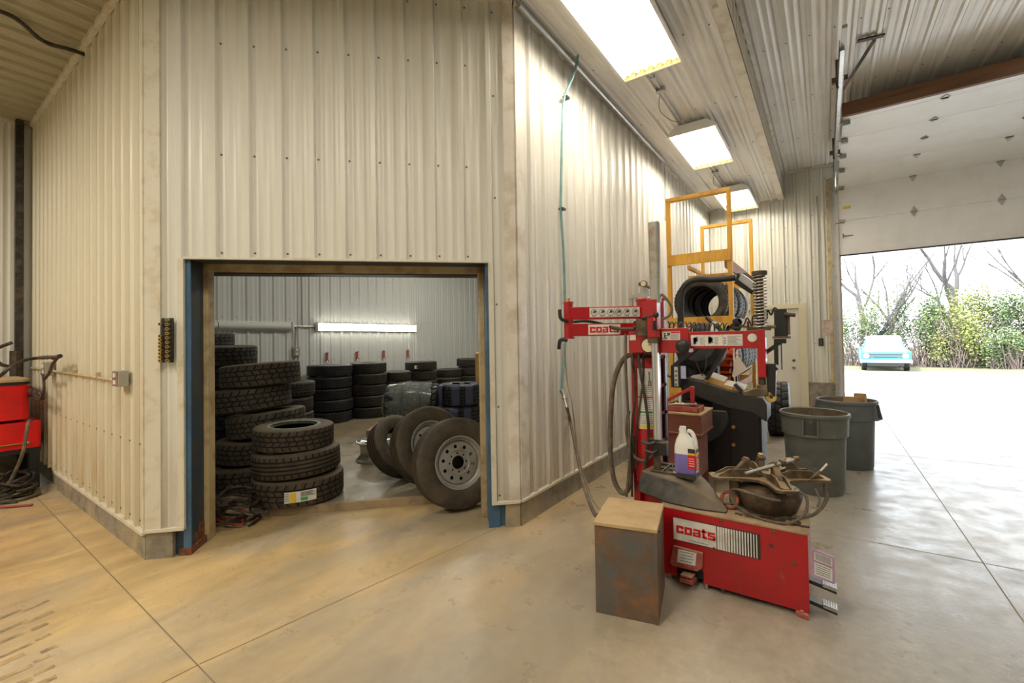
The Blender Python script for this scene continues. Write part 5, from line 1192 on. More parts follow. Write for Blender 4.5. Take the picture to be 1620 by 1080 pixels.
for q in ((tx0, 4.50, tx1, 4.512), (tx0, 4.72, tx1, 4.732), (tx0, 4.5, tx0+.012, 4.73), (tx1-.012, 4.5, tx1, 4.73)): mb.box(q[0], q[1], tz0, q[2], q[3], tz0+.05)
mb.box(tx0, 4.5, tz0, tx1, 4.73, tz0+.006); obj('tray', mb, 'red_dull', t, bevel=.002)
mb = MB(); hx = PY(1096, 640, 4.6); ht = PY(1095, 611, 4.6); hl = PY(1056, 633, 4.6)
mb.bar((hx.x, 4.6, tz0+.01), (ht.x, 4.6, ht.z), .035, .035, (0, 1, 0)); mb.bar((ht.x+.015, 4.6, ht.z-.005), (hl.x, 4.6, hl.z), .03, .025, (0, 1, 0)); obj('handle', mb, 'red', t, bevel=.004)
for i, (x, y, l, a, m, lab) in enumerate(((.10, 4.60, .16, .3, 'galv', 'steel wrench lying in the red tool tray'), (.18, 4.64, .13, -.4, 'yellow', 'yellow handled tool lying in the red tool tray'), (.07, 4.66, .12, 1.0, 'bronze', 'brown rusty tool at the left end of the red tool tray'), (.26, 4.58, .1, .1, 'steel', 'short grey tool at the right end of the red tool tray'))):
    c = V((tx0+x, y, tz0+.055+.004*i)); d = V((math.cos(a), math.sin(a), .05)); mb = MB(); mb.cyl(c-d*l/2, c+d*l/2, .008, .010, 8); mb.lathe([(.006, 0), (.016, .004), (.016, .016), (.006, .02)], c+d*l/2, d, 8); mb.cyl(c-d*l/2-d*.02, c-d*l/2, .013, .011, 8)
    solo('hand_tool', mb, m, lab, 'tool', c, 'tools in the red tray')
# ------------------------------------------------------------------ wheel balancer
BY = 5.15
t = thing('wheel_balancer', 'black wheel balancer with bent tube guard behind the brown cabinet', 'wheel balancer', (-.85, 5.4, 0))
pb = lambda *pp: [PY(x, y, BY) for x, y in pp]
bx0, bx1 = PY(1128, 700, BY).x, PY(1205, 700, BY).x
mb = MB(); mb.box(bx0, BY+.02, 0.03, bx1, BY+.50, .85); mb.box(bx0-.35, BY+.15, .03, bx0, BY+.5, .8); obj('body', mb, 'blackgloss', t, bevel=.012)
mb = MB(); mb.box(bx1-.28, BY+.002, .02, bx1-.02, BY+.022, .78); obj('front_panel', mb, 'black', t, bevel=.004)
for py in (675, 703):
    mb = MB(); p = PY(1161, py, BY); mb.lathe([(0, .03), (.016, .028), (.02, .016), (.012, 0), (0, 0)], p, mY, 14); obj('knob', mb, 'brass', t)
mb = MB(); mb.prism(pb((1076, 603), (1084, 597), (1112, 603), (1150, 616), (1186, 624), (1207, 630), (1213, 640), (1213, 668), (1190, 654), (1150, 646), (1104, 628), (1084, 620), (1076, 613)), (0, .45, 0)); obj('weight_shelf', mb, 'balancer', t, bevel=.015)
mb = MB(); mb.prism(pb((1122, 648), (1150, 650), (1152, 668), (1140, 690), (1122, 700), (1112, 690), (1112, 660)), (0, .12, 0)); obj('shaft_housing', mb, 'balancer', t, bevel=.012)
mb = MB(); r = .04
mb.tube([PY(1078, 600, BY), PY(1077, 520, BY), PY(1077, 480, BY), PY(1080, 458, BY), PY(1090, 446, BY), PY(1105, 441.5, BY), PY(1130, 442, BY), PY(1163, 439, BY)], .034, 16, 8); obj('guard_tube', mb, 'grey_hood', t)
a, b = PY(1172, 441, BY), PY(1196, 458, BY-.02); 
mb = MB(); mb.bar(a+V((-.02, .1, .02)), b+V((.02, -.1, 0)), .10, .12); mb.mi = 1; mb.bar(a+V((-.0, .02, .02))+mY*.075, b+V((.02, -.12, 0))+mY*.06, .012, .08); obj('guard_end_bar', mb, ['grey_hood', 'alu'], t, bevel=.01)
mb = MB(); c = PY(1106, 541, BY+.25); mb.lathe([(.0, .10), (.19, .10), (.255, .05), (.27, -.02), (.27, -.14), (.26, -.15), (.245, -.14), (.245, 0), (0, .02)], c+Z*-.05, (0, -1, .25), 40); obj('wheel_hood', mb, 'grey_hood', t)
mb = MB(); mb.bar(PY(1118, 600, BY), PY(1150, 548, BY), .045, .035); obj('display_post', mb, 'black', t)
mb = MB(); mb.bar(PY(1066, 580, BY-.1), PY(1105, 548, BY-.1), .08, .045); mb.hexa(PY(1070, 595, BY-.12), (.05, 0, 0), (0, .03, 0), (0, 0, .12)); obj('display_arm', mb, 'black', t, bevel=.004)
sticker(1066.5, 580, 1073, 611, BY-.155, t, 'switch_strip', 'none'); 
mb = MB()
for i in range(4): p = PY(1069.7, 587+i*7, BY-.16); mb.hexa(p, (.012, 0, 0), (0, .002, 0), (0, 0, .014))
obj('switch', mb, 'ink_grey', t)
mb = MB(); pbar(mb, 1076, 579, 1084.5, 599, BY-.13, .03); obj('card', mb, mat('pale lilac card', (.52, .52, .74), .4), t)
mb = MB(); c = PY(1090, 560, BY+.3); mb.lathe([(0, 0), (.1, .0), (.12, .02), (.12, .3), (0, .32)], c, (0, 0, -1), 20); mb.box(-1.40, BY+.3, .5, -1.0, BY+.45, 1.36); obj('dark_back', mb, 'black', t)
mb = MB(); mb.tube([PY(1100, 570, BY), PY(1108, 590, BY), PY(1112, 592, BY), PY(1117, 575, BY), PY(1116, 560, BY)], .005, 6); obj('cable', mb, 'hose', t); mb = MB(); mb.tube([PY(1040, 596, BY-.1), PY(1050, 593, BY-.1), PY(1062, 596, BY-.1)], .012, 6); obj('cable', mb, 'hose', t)
mb = MB(); mb.cyl(PY(1118, 502, BY-.05), PY(1150, 530, BY-.15), .022, seg=10); p = PY(1150, 529, BY-.1); mb.lathe([(.03, 0), (.05, .01), (.05, .05), (.03, .06)], PY(1163, 512, BY-.1), (1, -.5, .5), 16, close=True); mb.cyl(PY(1156, 515, BY-.1), PY(1172, 522, BY-.1), .03, seg=12); obj('balancer_clamp', mb, 'black', t)
mb = MB(); mb.hexa(PY(1136, 518, BY-.1), V((.07, 0, -.02)), V((0, .01, 0)), V((.02, 0, .05))); mb.mi = 1; mb.hexa(PY(1144, 516, BY-.115), V((.025, 0, 0)), V((0, .003, 0)), V((0, 0, .03))); obj('parts_bag', mb, ['white', 'yellow'], t)
# cardboard boxes and clutter on the weight shelf
shelf = lambda px, py, dy=0: PY(px, py, BY+dy)
for i, (pp, lab) in enumerate((([(1118, 594), (1146, 604), (1142, 615), (1112, 606)], 'largest yellow cardboard box on the balancer shelf'), ([(1145, 608), (1160, 612), (1158, 619), (1143, 615)], 'middle small yellow cardboard box on the balancer shelf'), ([(1161, 612), (1177, 616), (1175, 624), (1159, 620)], 'right small yellow cardboard box on the balancer shelf'))):
    mb = MB(); mb.prism([shelf(x, y, .05) for x, y in pp], (0, .16, 0)); mb.mi = 1
    q = [shelf(x, y, .05) for x, y in pp[:2]]; mb.prism([q[0], q[1], q[1]+V((.02, .1, .04)), q[0]+V((.02, .1, .04))], (0, .002, .003))
    solo('cardboard_box', mb, ['cardboard_y', 'paper_w'], lab, 'box', shelf(*pp[3], .05), 'cardboard boxes on the balancer shelf')
mb = MB(); mb.prism([shelf(x, y, .12) for x, y in ((1086, 600), (1095, 594), (1108, 592), (1114, 598), (1112, 606))], (0, .15, 0)); solo('shop_rag', mb, 'paper', 'crumpled grey rag on the left end of the balancer shelf', 'rag', shelf(1100, 603, .12))
mb = MB(); mb.bar(shelf(1164, 606), shelf(1176, 618), .06, .06); mb.mi = 1; mb.bar(shelf(1166, 604, -.035), shelf(1178, 616, -.035), .01, .03); solo('dark_case', mb, [mat('navy', (.02, .03, .07), .4), 'white'], 'dark blue and white case at the right of the balancer shelf', 'case', shelf(1172, 617), bevel=.004)
# rack of parts bins behind the balancer
t = thing('bin_rack', 'upright rack holding orange and green parts bins behind the balancer', 'rack', (-.86, 5.75, 0))
RYb = 5.8
mb = MB(); a, b = PY(1167, 555, RYb), PY(1160, 640, RYb); mb.box(PY(1161, 600, RYb).x, RYb+.02, 0, PY(1166, 600, RYb).x, RYb+.06, a.z+.02); mb.box(PY(1120, 600, RYb).x, RYb+.14, .3, PY(1166, 600, RYb).x, RYb+.16, a.z); mb.box(-1.2, RYb-.05, 0, -.75, RYb+.25, .03); obj('panel', mb, 'black', t)
def pbin(px, py, w, m, lab):
    p = PY(px, py, RYb); tb_ = thing('parts_bin', lab, 'bin', p, 'parts bins on the rack'); wx = w/2; d = .13; h = .065
    mb = MB(); mb.box(p.x-wx, RYb, p.z, p.x+wx, RYb+d, p.z+.006)
    for s in (-1, 1): mb.prism([(p.x+s*wx-.003, RYb-.02, p.z+.03), (p.x+s*wx-.003, RYb, p.z), (p.x+s*wx-.003, RYb+d, p.z), (p.x+s*wx-.003, RYb+d, p.z+h), (p.x+s*wx-.003, RYb+.03, p.z+h)], (.006, 0, 0))
    mb.prism([(p.x-wx, RYb-.02, p.z+.028), (p.x+wx, RYb-.02, p.z+.028), (p.x+wx, RYb, p.z), (p.x-wx, RYb, p.z)], (0, .005, .003)); mb.box(p.x-wx, RYb+d-.006, p.z, p.x+wx, RYb+d, p.z+h)
    obj('bin_shell', mb, m, tb_)
for i, (px, py) in enumerate(((1156, 562), (1152, 570), (1147, 580), (1146, 591), (1145, 603))):
    pbin(px, py, .115, 'orange', ['top', 'second from top', 'third from top', 'fourth from top', 'lowest'][i]+' orange parts bin on the rack behind the balancer')
for i, (px, py) in enumerate(((1133, 579), (1132, 591))): pbin(px, py, .1, 'green_bin', ['upper', 'lower'][i]+' green parts bin left of the orange bins')
mb = MB(); mb.prism([PY(x, y, 5.45) for x, y in ((1165, 559), (1181, 582), (1178, 586), (1160, 598), (1158, 594))], (0, .01, 0)); mb.prism([PY(x, y, 5.44) for x, y in ((1160, 598), (1189, 580), (1190, 576), (1178, 584))], (0, .02, 0)); 
mb.mi = 1; mb.box(PY(1162, 600, 5.47).x-.008, 5.47, 0, PY(1162, 600, 5.47).x+.008, 5.48, PY(1162, 550, 5.47).z)
solo('paper_bag', mb, ['paper', 'white'], 'creased cream paper bag hanging on a white post right of the parts bins', 'paper bag', PY(1165, 598, 5.45))
# ------------------------------------------------------------------ yellow wood frame with tires
t = thing('wooden_tire_rack', 'tall yellow lumber rack holding tires near the far right wall', 'tire rack', (-1.29, 7, 0))
wx0, wx1 = -1.68, -.90
for Y, top in ((6.0, 3.36), (8.0, 3.40)):
    for x in (wx0, wx1-.05):
        mb = MB(); mb.box(x, Y-.03, 0, x+.05, Y+.03, top-.04); obj('post', mb, 'wood_y', t, bevel=.003)
    mb = MB(); mb.box(wx0, Y-.035, top-.05, wx1, Y+.035, top); obj('top_rail', mb, 'wood_y', t, bevel=.003)
    mb = MB(); mb.box(wx0+.01, Y-.055, 2.46 if Y < 7 else 2.30, wx1-.01, Y-.03, 2.60 if Y < 7 else 2.42); obj('cross_board', mb, 'wood_y', t, bevel=.003)
    for z in (1.72, .85):
        mb = MB(); mb.box(wx0+.01, Y-.05, z-.06, wx1-.01, Y-.025, z+.06); obj('cross_board', mb, 'wood_y', t, bevel=.003)
for x in (wx0+.06, wx1-.08):
    for z in (1.73, .86):
        mb = MB(); mb.box(x, 6.0, z-.05, x+.03, 8.0, z+.05); obj('side_rail', mb, 'wood_r', t, bevel=.003)
mb = MB(); mb.box(wx1-.09, 6.0, 2.38, wx1-.06, 8.0, 2.52); obj('side_rail', mb, 'wood_r', t, bevel=.003)
mb = MB(); mb.box(wx0+.25, 6.0, 2.40, wx0+.28, 8.0, 2.45); obj('side_rail', mb, 'wood_y', t)
mb = MB(); mb.bar((wx0+.15, 6.5, 2.36), (wx1-.1, 6.5, 2.36), .08, .03); mb.bar((wx0+.15, 7.4, 2.36), (wx1-.1, 7.4, 2.36), .08, .03); obj('shelf_board', mb, 'wood_y', t)
qy = lambda dx=0, dz=0: basis((dx, -1, dz))
random.seed(8)
for i in range(6):
    tire((-1.30+random.uniform(-.03, .03), 6.2+i*.28, 1.975+.01*(i % 2)), .325+.012*(i % 3), .205, .215, 'rib', f'tire standing on the upper deck of the yellow rack, number {["one", "two", "three", "four", "five", "six"][i]} from the front', 'tires on the upper deck of the yellow rack', 'rubber_blue', rot=qy(random.uniform(-.12, .12)))
for i in range(6):
    tire((-1.22, 6.2+i*.3, .91+.36), .36, .215, .2, 'rib', f'tire standing on the lower deck of the yellow rack, number {["one", "two", "three", "four", "five", "six"][i]} from the front', 'tires on the lower deck of the yellow rack', 'rubber_blue', rot=qy(random.uniform(-.1, .1)))
# off-road tire standing by the back door
t0 = V((-.60, 7.95, .41))
t = thing('wheel', 'knobby off-road wheel standing on the floor near the white back door', 'wheel', t0, rot=basis((1, .05, 0)))
o = bpy.data.objects.new('tire', tire_mesh(.41, .30, .21, 'mud', 'rubber_clean')); C.objects.link(o); o.parent = t
mb = MB(); mb.lathe([(.215, .11), (.2, .1), (.19, .0), (.19, -.1), (.215, -.11)], seg=32); mb.lathe([(.19, 0), (.06, .05), (0, .05)], seg=24); obj('rim', mb, 'rimsilver', t, local=True)
# ------------------------------------------------------------------ trash cans
def trash(c, rot, label, body, h=.77, r=.285, filled=False):
    c = V(c); t = thing('trash_can', label, 'trash can', c, 'grey plastic trash cans', rot=Quaternion((0, 0, 1), rot))
    mb = MB(); mb.lathe([(0, 0), (r*.80, 0), (r*.83, .02), (r*.90, h*.70), (r*.905, h*.71), (r*.97, h*.72), (r*.99, h*.95), (r*.97, h*.95), (r*.95, h*.74), (r*.87, h*.70), (r*.79, .03), (0, .03)], seg=48); o = obj('can_body', mb, [body], t, local=True)
    mb = MB(); mb.lathe([(r*.965, h*.955), (r*1.02, h*.945), (r*1.04, h*.965), (r*1.03, h*.99), (r*.99, h), (r*.955, h*.99)], seg=48, close=True); obj('rim', mb, body, t, local=True)
    mb = MB(); mb.lathe([(r*.955, h*.985), (r*.93, h*.74), (r*.86, h*.70), (r*.78, .035), (0, .035)], seg=40); obj('liner', mb, 'can_in', t, local=True)
    for s in (1, -1):
        mb = MB(); yy = r*.97*s; a = .058; z0, z1 = h*.735, h*.945; d = .045*s
        for x in (-a, a): mb.prism([(x-.006, yy-.03*s, z1), (x-.006, yy+d*.35, z1), (x-.006, yy+d, z0), (x-.006, yy-.03*s, z0)], (.012, 0, 0))
        mb.box(-a, min(yy+d-.012*s, yy-.02*s), z0-.006, a, max(yy+d-.012*s, yy-.02*s)+.0, z0+.012)
        obj('handle', mb, body, t, local=True, bevel=.003)
        mb = MB(); mb.box(-a+.006, min(yy, yy+.004*s), z0+.012, a-.006, max(yy, yy+.004*s)+.0, z1-.02); obj('handle_recess', mb, 'can_shadow', t, local=True)
    return t
d1 = EYE-V((-.107, 5.322, 0)); trash((-.107, 5.322, 0), math.atan2(d1.y, d1.x)+PI/2-.10, 'nearer grey green trash can, empty, tan dust inside', 'can')
trash((.19, 6.50, 0), math.radians(-112), 'rear grey trash can with cardboard sticking out', 'can2')
for i, (p0, a, w, l) in enumerate((((.23, 6.42, .70), .3, .11, 'wide cardboard flap sticking out of the rear trash can'), ((.31, 6.45, .74), -.2, .08, 'narrow cardboard piece standing tallest in the rear trash can'))):
    c = V(p0); u = V((math.cos(a), math.sin(a), 0)); mb = MB(); mb.hexa(c+Z*.04, u*w*.7, V((-u.y, u.x, .3)).normalized()*.004, (Z+u*.1)*.07); mb.hexa(c+Z*.03+u*w*.7, V((-u.y, u.x, 0))*.05, u*.004, Z*.06)
    solo('cardboard_piece', mb, 'cardboard', l, 'cardboard', c)
# ------------------------------------------------------------------ man door, switch, notice
d = thing('door_2', 'cream metal door with knob and deadbolt in the back wall', 'door', ((MX0+MX1)/2, YB, 0)); d['kind'] = 'structure'
mb = MB(); mb.box(MX0+.04, YB-.0, .02, MX1-.07, YB+.045, 2.07); obj('door_leaf', mb, 'mandoor', d, bevel=.004)
for q in ((MX0-.06, 0, MX0+.04, 2.08), (MX1-.07, 0, MX1+.06, 2.08), (MX0-.06, 2.08, MX1+.06, 2.17)):
    mb = MB(); mb.box(q[0], YB-.05, q[1], q[2], YB+.06, q[3]); obj('frame', mb, 'manframe', d)
kx = PY(1256, 581, YB-.05)
mb = MB(); mb.lathe([(0, .06), (.028, .055), (.034, .04), (.02, .02), (.03, .006), (.03, 0)], (kx.x, YB, kx.z), mY, 20); obj('knob', mb, 'chrome', d)
mb = MB(); k2 = PY(1256, 570, YB); mb.lathe([(0, .025), (.022, .022), (.026, 0)], (k2.x, YB, k2.z), mY, 20); obj('deadbolt', mb, 'ink', d)
mb = MB(); mb.box(MX0+.04, YB-.005, .02, MX1-.07, YB, .05); obj('threshold', mb, 'black', d)
p = PY(1299, 541, YB-.04)
t = thing('door_switch', 'small black door switch on the back wall beside the garage door', 'switch', p)
mb = MB(); mb.box(p.x-.04, YB-.06, p.z-.075, p.x+.04, YB-.02, p.z+.075); obj('box', mb, 'black', t, bevel=.005)
for z in (.035, 0, -.035):
    mb = MB(); mb.cyl((p.x, YB-.06, p.z+z), (p.x, YB-.07, p.z+z), .012, seg=12); obj('button', mb, 'green_ink' if z > 0 else 'ink_grey', t)
mb = MB(); mb.tube([(p.x, YB-.03, p.z+.07), (p.x, YB-.03, HIGH-.6)], .012, 8, 1); mb.tube([(DX0-.1, YB-.03, .62), (DX0-.1, YB-.03, HIGH-.6)], .01, 8, 1); solo('switch_conduit', mb, 'steel_painted', 'thin conduits rising from the black door switch', 'conduit', (p.x, YB-.03, p.z+.1))
mb = MB(); a, b = PY(1298, 506, YB-.025), PY(1322, 530, YB-.025); mb.box(a.x, YB-.03, b.z, b.x, YB-.022, a.z); solo('stained_board', mb, mat('stained pale board', (.55, .46, .38), .7, col2=(.38, .27, .22), scale=9), 'pale stained board on the wall above the black switch', 'board', (a.x, YB-.025, b.z))
# ------------------------------------------------------------------ overhead door
gd = thing('door_3', 'white sectional overhead garage door raised part way', 'garage door', ((DX0+DX1)/2, YB-.05, 3.06)); gd['kind'] = 'structure'
prof = [(YB-.06, 3.06), (YB-.06, 3.72), (YB-.06, 4.36), (10.22, 4.60), (9.48, 4.62), (8.75, 4.62), (8.03, 4.62), (7.64, 4.62)]
for (y0, z0), (y1, z1) in zip(prof, prof[1:]):
    a, b = V((0, y0, z0)), V((0, y1, z1)); d_ = (b-a).normalized(); n_ = V((0, -d_.z, d_.y)); a = a+d_*.002-(d_*.03 if y1 < y0 and z1 > z0 else d_*.0); b = b-d_*.002+(d_*.045 if y1 < y0 and z1 > z0 else d_*.0)
    if n_.z > 0 or n_.y > 0: n_ = -n_
    mb = MB(); mb.prism([a+V((DX0+.04, 0, 0)), b+V((DX0+.04, 0, 0)), b-n_*.045+V((DX0+.04, 0, 0)), a-n_*.045+V((DX0+.04, 0, 0))], (DX1-DX0-.08, 0, 0)); obj('panel', mb, 'doorp', gd, bevel=.003)
hx = [PY(1446, 337, YB-.06).x, PY(1585, 319, YB-.06).x, PY(1585, 319, YB-.06).x+.9]
for i, (y, z) in enumerate(prof[1:-1]):
    for j, x in enumerate(hx):
        mb = MB(); vert = i < 2
        if i > 2 and j > 0 and i != 3: continue
        if vert: N_, U_ = V((0, -1, 0)), Z
        else: N_, U_ = V((0, 0, -1)), V((0, 1, 0))
        if i == 2: N_, U_ = V((0, -.4, -.9)), V((0, .9, -.4))
        c = V((x, y, z))+N_*.004
        mb.prism([c-X_*.055, c+U_*.10, c+X_*.055, c-U_*.10], N_*.006); mb.cyl(c-X_*.035+N_*.014, c+X_*.035+N_*.014, .010, seg=8)
        obj('hinge', mb, 'steel', gd)
    mb = MB(); mb.box(DX0+.04, min(y+.0, y)-.07, z-.03, DX0+.13, y-.01, z+.02) if i < 2 else mb.box(DX0+.04, y-.03, z-.07, DX0+.13, y+.03, z-.01)
    mb.cyl((DX0-.03, y-.03, z-.035), (DX0+.12, y-.03, z-.035), .011, seg=8); obj('roller_bracket', mb, 'steel', gd)
mb = MB(); mb.box(DX0+.03, YB-.08, 3.04, DX1, YB-.01, 3.065); obj('bottom_seal', mb, 'black', gd)
mb = MB(); mb.box(DX0+.02, 7.58, 4.52, DX1, 7.64, 4.70); obj('end_board', mb, 'brownboard', gd)
mb = MB(); mb.box(DX0+.10, YB-.068, 3.95, DX0+.22, YB-.064, 4.0); obj('yellow_tag', mb, 'yellow', gd)
mb = MB(); q = PY(1337, 373, YB-.07); mb.bar(q-X_*.03, q+X_*.12, .012, .012); mb.bar(q-X_*.03-Z*.04, q-X_*.03+Z*.05, .012, .012); mb.bar(q-X_*.03+Z*.03, q+X_*.02-Z*.02, .01, .01); obj('door_lock', mb, 'bronze', gd)
for i, x in enumerate(hx[:2]):
    mb = MB(); mb.box(x-.004, YB-.064, 3.1, x+.004, YB-.0605, 4.3); 
# tracks
mb = MB(); mb.box(DX0-.05, YB-.075, .0, DX0-.0, YB-.03, 4.3); mb.mi = 1; mb.box(DX0-.02, YB-.09, .0, DX0+.02, YB-.07, 4.25); mb.mi = 0
mb.box(DX0-.045, 5.9, 4.56, DX0+.0, 10.3, 4.60); mb.box(DX0-.045, 5.9, 4.56, DX0-.038, 10.3, 4.68)
arc = [(DX0-.022, YB-.05, 4.28), (DX0-.022, YB-.08, 4.42), (DX0-.022, YB-.2, 4.54), (DX0-.022, 10.3, 4.6)]
mb.tube(arc, .025, 6)
obj('track', mb, ['galv', 'alu'], gd)
mb = MB(); mb.box(DX0-.03, 5.55, 4.60, DX0+.015, 10.3, 4.635); mb.box(DX0-.10, YB-.06, 0, DX0-.05, YB+.12, 4.6); obj('track_angle', mb, 'steel_painted', gd)
for y in (6.75, 9.4):
    mb = MB(); mb.box(DX0-.06, y-.02, 4.55, DX0-.03, y+.02, HIGH); mb.box(DX0-.10, y-.03, 4.62, DX0+.06, y+.03, 4.68); obj('track_hanger', mb, 'bronze_d', gd)
mb = MB(); mb.bar((DX0+.0, 7.05, 4.62), (DX0+.30, 6.5, HIGH-.02), .04, .006); mb.bar((DX0+.14, 6.4, HIGH-.03), (DX0+.38, 6.45, HIGH-.03), .05, .02); obj('sway_brace', mb, 'bronze_d', gd)
# jamb of the garage opening
mb = MB(); mb.box(DX0-.16, YB-.02, 0, DX0-.05, YB+.26, 4.6); mb.box(DX0-.05, YB+.0, 0, DX0+.05, YB+.26, 4.6); struct('trim_10', mb, 'tan_track')
mb = MB(); mb.box(DX1, YB-.03, 0, DX1+.1, YB+.26, 4.6); struct('trim_11', mb, 'tan_track')
# ------------------------------------------------------------------ hanging teal air line
hp = [PX(*p, XR+.06) for p in ((905, 70), (906, 84), (899, 120), (894, 155), (891, 200), (889, 300), (889, 335), (893, 400), (895, 470), (896, 540), (891, 600), (890, 618))]
hp = [PX(905, 70, XR+.14)+Z*.02]+[V((XR+(.125 if p.z > 4.1 else .05), p.y, p.z)) for i, p in enumerate(hp)]
mb = MB(); mb.tube(hp, .013, 8); solo('air_line', mb, 'hose_teal', 'thin teal air line hanging down the right wall', 'hose', hp[-1])
for z_ in (3, 6):
    pass
for px, py, l in ((895, 155, 'upper black clip holding the teal air line'), (889, 331, 'lower black clip holding the teal air line'), (907, 74, 'black clip where the teal air line leaves the wall top')):
    p = PX(px, py, XR+.05); mb = MB(); mb.box(p.x-.02, p.y-.03, p.z-.010, p.x+.03, p.y+.03, p.z+.010); mb.box(p.x-.02, p.y-.006, p.z-.03, p.x-.01, p.y+.006, p.z+.03)
    solo('line_clip', mb, 'ink', l, 'clip', p, 'clips of the teal air line')
e0 = hp[-1]
cpts = [e0, PX(893, 628, XR+.12), PX(897, 645, XR+.16)]
t = thing('whip_hose', 'dusty black hose with brass coupling at the end of the teal air line', 'hose', e0)
mb = MB(); mb.cyl(cpts[0], cpts[1], .022, .018, 10); mb.cyl(cpts[1], cpts[2], .016, .020, 10); mb.cyl(cpts[1]-(cpts[2]-cpts[1])*.1, cpts[1]+(cpts[2]-cpts[1])*.2, .026, seg=10); obj('coupling', mb, 'steel', t)
mb = MB(); w = [cpts[2], PX(904, 672, XR+.22), PX(915, 715, XR+.32), V((-1.62, 3.55, .30)), G(941, 817, .0)+V((-.02, .1, .16)), V((-1.22, 2.75, .03)), V((-1.2, 2.95, .02)), V((-1.0, 3.15, .03))]; w = [cpts[2], PY(902, 665, 3.9), PY(912, 715, 3.6), PY(924, 768, 3.2), PY(940, 812, 2.90), PY(952, 818, 2.85), V((-1.1, 3.0, .03))]
mb.tube(w, .014, 8); obj('whip', mb, 'hose_tan', t)
mb = MB(); mb.tube([PX(893, 545, XR+.1), PX(897, 600, XR+.12), PX(905, 640, XR+.2), PY(915, 720, 3.6), PY(932, 775, 3.2), PY(946, 802, 3.0), V((-1.1, 3.05, .05))], .006, 6); obj('pull_cord', mb, 'wire', t)
# ------------------------------------------------------------------ outdoors
def gz(y): return 0 if y < 11 else -.017*(y-11)
mb = MB(); ys = [YB+.24, 14, 20, 28, 45, 90]; xs = [-30, -10, 0, 10, 30, 60]
gv = [[mb.bm.verts.new((x, y, gz(min(y, 32)) - .004)) for x in xs] for y in ys]
for i in range(len(ys)-1):
    mb.mi = 0 if ys[i] < 28 else 1
    for j in range(len(xs)-1): mb.face([gv[i][j], gv[i][j+1], gv[i+1][j+1], gv[i+1][j]])
struct('ground', mb, ['ground', 'grassy'], smooth=False)
# pickup truck
TK = V((2.42, 28.3, gz(28.3)-.01))
th = math.radians(-2)
t = thing('pickup_truck', 'light blue and white vintage pickup truck parked in front of the trees', 'truck', TK, rot=Quaternion((0, 0, 1), th))
def tk(name, mb, m, bevel=0): return obj(name, mb, m, t, bevel=bevel, local=True)
def loft(mb, secs):
    rg = [[mb.bm.verts.new(V(p)) for p in s] for s in secs]; n = len(rg[0])
    for a, b in zip(rg, rg[1:]):
        for i in range(n): mb.face([a[i], a[(i+1) % n], b[(i+1) % n], b[i]])
    mb.face(rg[0][::-1]); mb.face(rg[-1])
def sec(y, w, z0, z1, wt=None, r=.06):
    wt = wt or w; return [(-w, y, z0), (w, y, z0), (w, y, z1-.12), (wt, y, z1-.02), (wt*.6, y, z1), (-wt*.6, y, z1), (-wt, y, z1-.02), (-w, y, z1-.12)]
mb = MB(); loft(mb, [sec(0, .93, .42, .92, .90), sec(.05, .96, .40, 1.0, .93), sec(1.3, .98, .40, 1.08, .94), sec(3.0, .98, .40, 1.08, .95), sec(5.0, .98, .45, 1.05, .96)]); tk('lower_body', mb, 'truck_blue', .01)
mb = MB(); loft(mb, [sec(.02, .86, .9, .97, .8), sec(.3, .87, .9, 1.06, .82), sec(1.35, .88, .95, 1.13, .84)]); tk('hood', mb, 'truck_white', .01)
mb = MB(); loft(mb, [[(-.84, 1.3, 1.08), (.84, 1.3, 1.08), (.84, 1.32, 1.12), (-.84, 1.32, 1.12)], [(-.68, 1.78, 1.62), (.68, 1.78, 1.62), (.66, 1.86, 1.66), (-.66, 1.86, 1.66)]]); 
mb = MB(); loft(mb, [[(-.86, 1.3, 1.06), (.86, 1.3, 1.06), (.86, 2.9, 1.06), (-.86, 2.9, 1.06)], [(-.68, 1.8, 1.63), (.68, 1.8, 1.63), (.68, 2.75, 1.63), (-.68, 2.75, 1.63)]]); tk('cab', mb, 'truck_blue', .02)
mb = MB(); mb.prism([(-.78, 1.325, 1.12), (.78, 1.325, 1.12), (.64, 1.735, 1.59), (-.64, 1.735, 1.59)], (0, -.02, .015)); tk('windshield', mb, 'glass')
mb = MB(); loft(mb, [sec(1.72, .72, 1.60, 1.68, .7), sec(2.2, .76, 1.60, 1.75, .7), sec(2.85, .74, 1.60, 1.70, .7)]); tk('roof', mb, 'truck_white', .02)
mb = MB(); mb.box(-.62, -.025, .66, .62, .0, .86); tk('grille_recess', mb, 'ink')
mb = MB(); mb.box(-.9, -.035, .74, .9, -.01, .785); mb.box(-.9, -.03, .855, .9, 0, .885); mb.box(-.9, -.03, .62, .9, 0, .66); tk('grille_bar', mb, 'truck_blue')
for s in (-1, 1):
    mb = MB(); mb.lathe([(0, .05), (.08, .045), (.10, .03), (.115, .03), (.12, 0), (0, 0)], (s*.74, -.02, .755), mY, 24); tk('headlight', mb, 'lampglass')
    mb = MB(); mb.box(s*.52-.07, -.045, .675, s*.52+.07, -.03, .715); tk('turn_signal', mb, 'orange_far')
    mb = MB(); mb.tube([(s*.9, 1.35, 1.15), (s*1.02, 1.32, 1.2)], .012, 6, 1); mb.hexa((s*1.06, 1.3, 1.25), (.07, 0, 0), (0, .02, 0), (0, 0, .09)); tk('mirror', mb, 'truck_white')
    for y in (.8, 4.0):
        o = bpy.data.objects.new('wheel', tire_mesh(.34, .22, .2, 'far', 'rubber_clean')); C.objects.link(o); o.parent = t; o.location = (s*.82, y, .35); o.rotation_euler = (0, PI/2, 0)
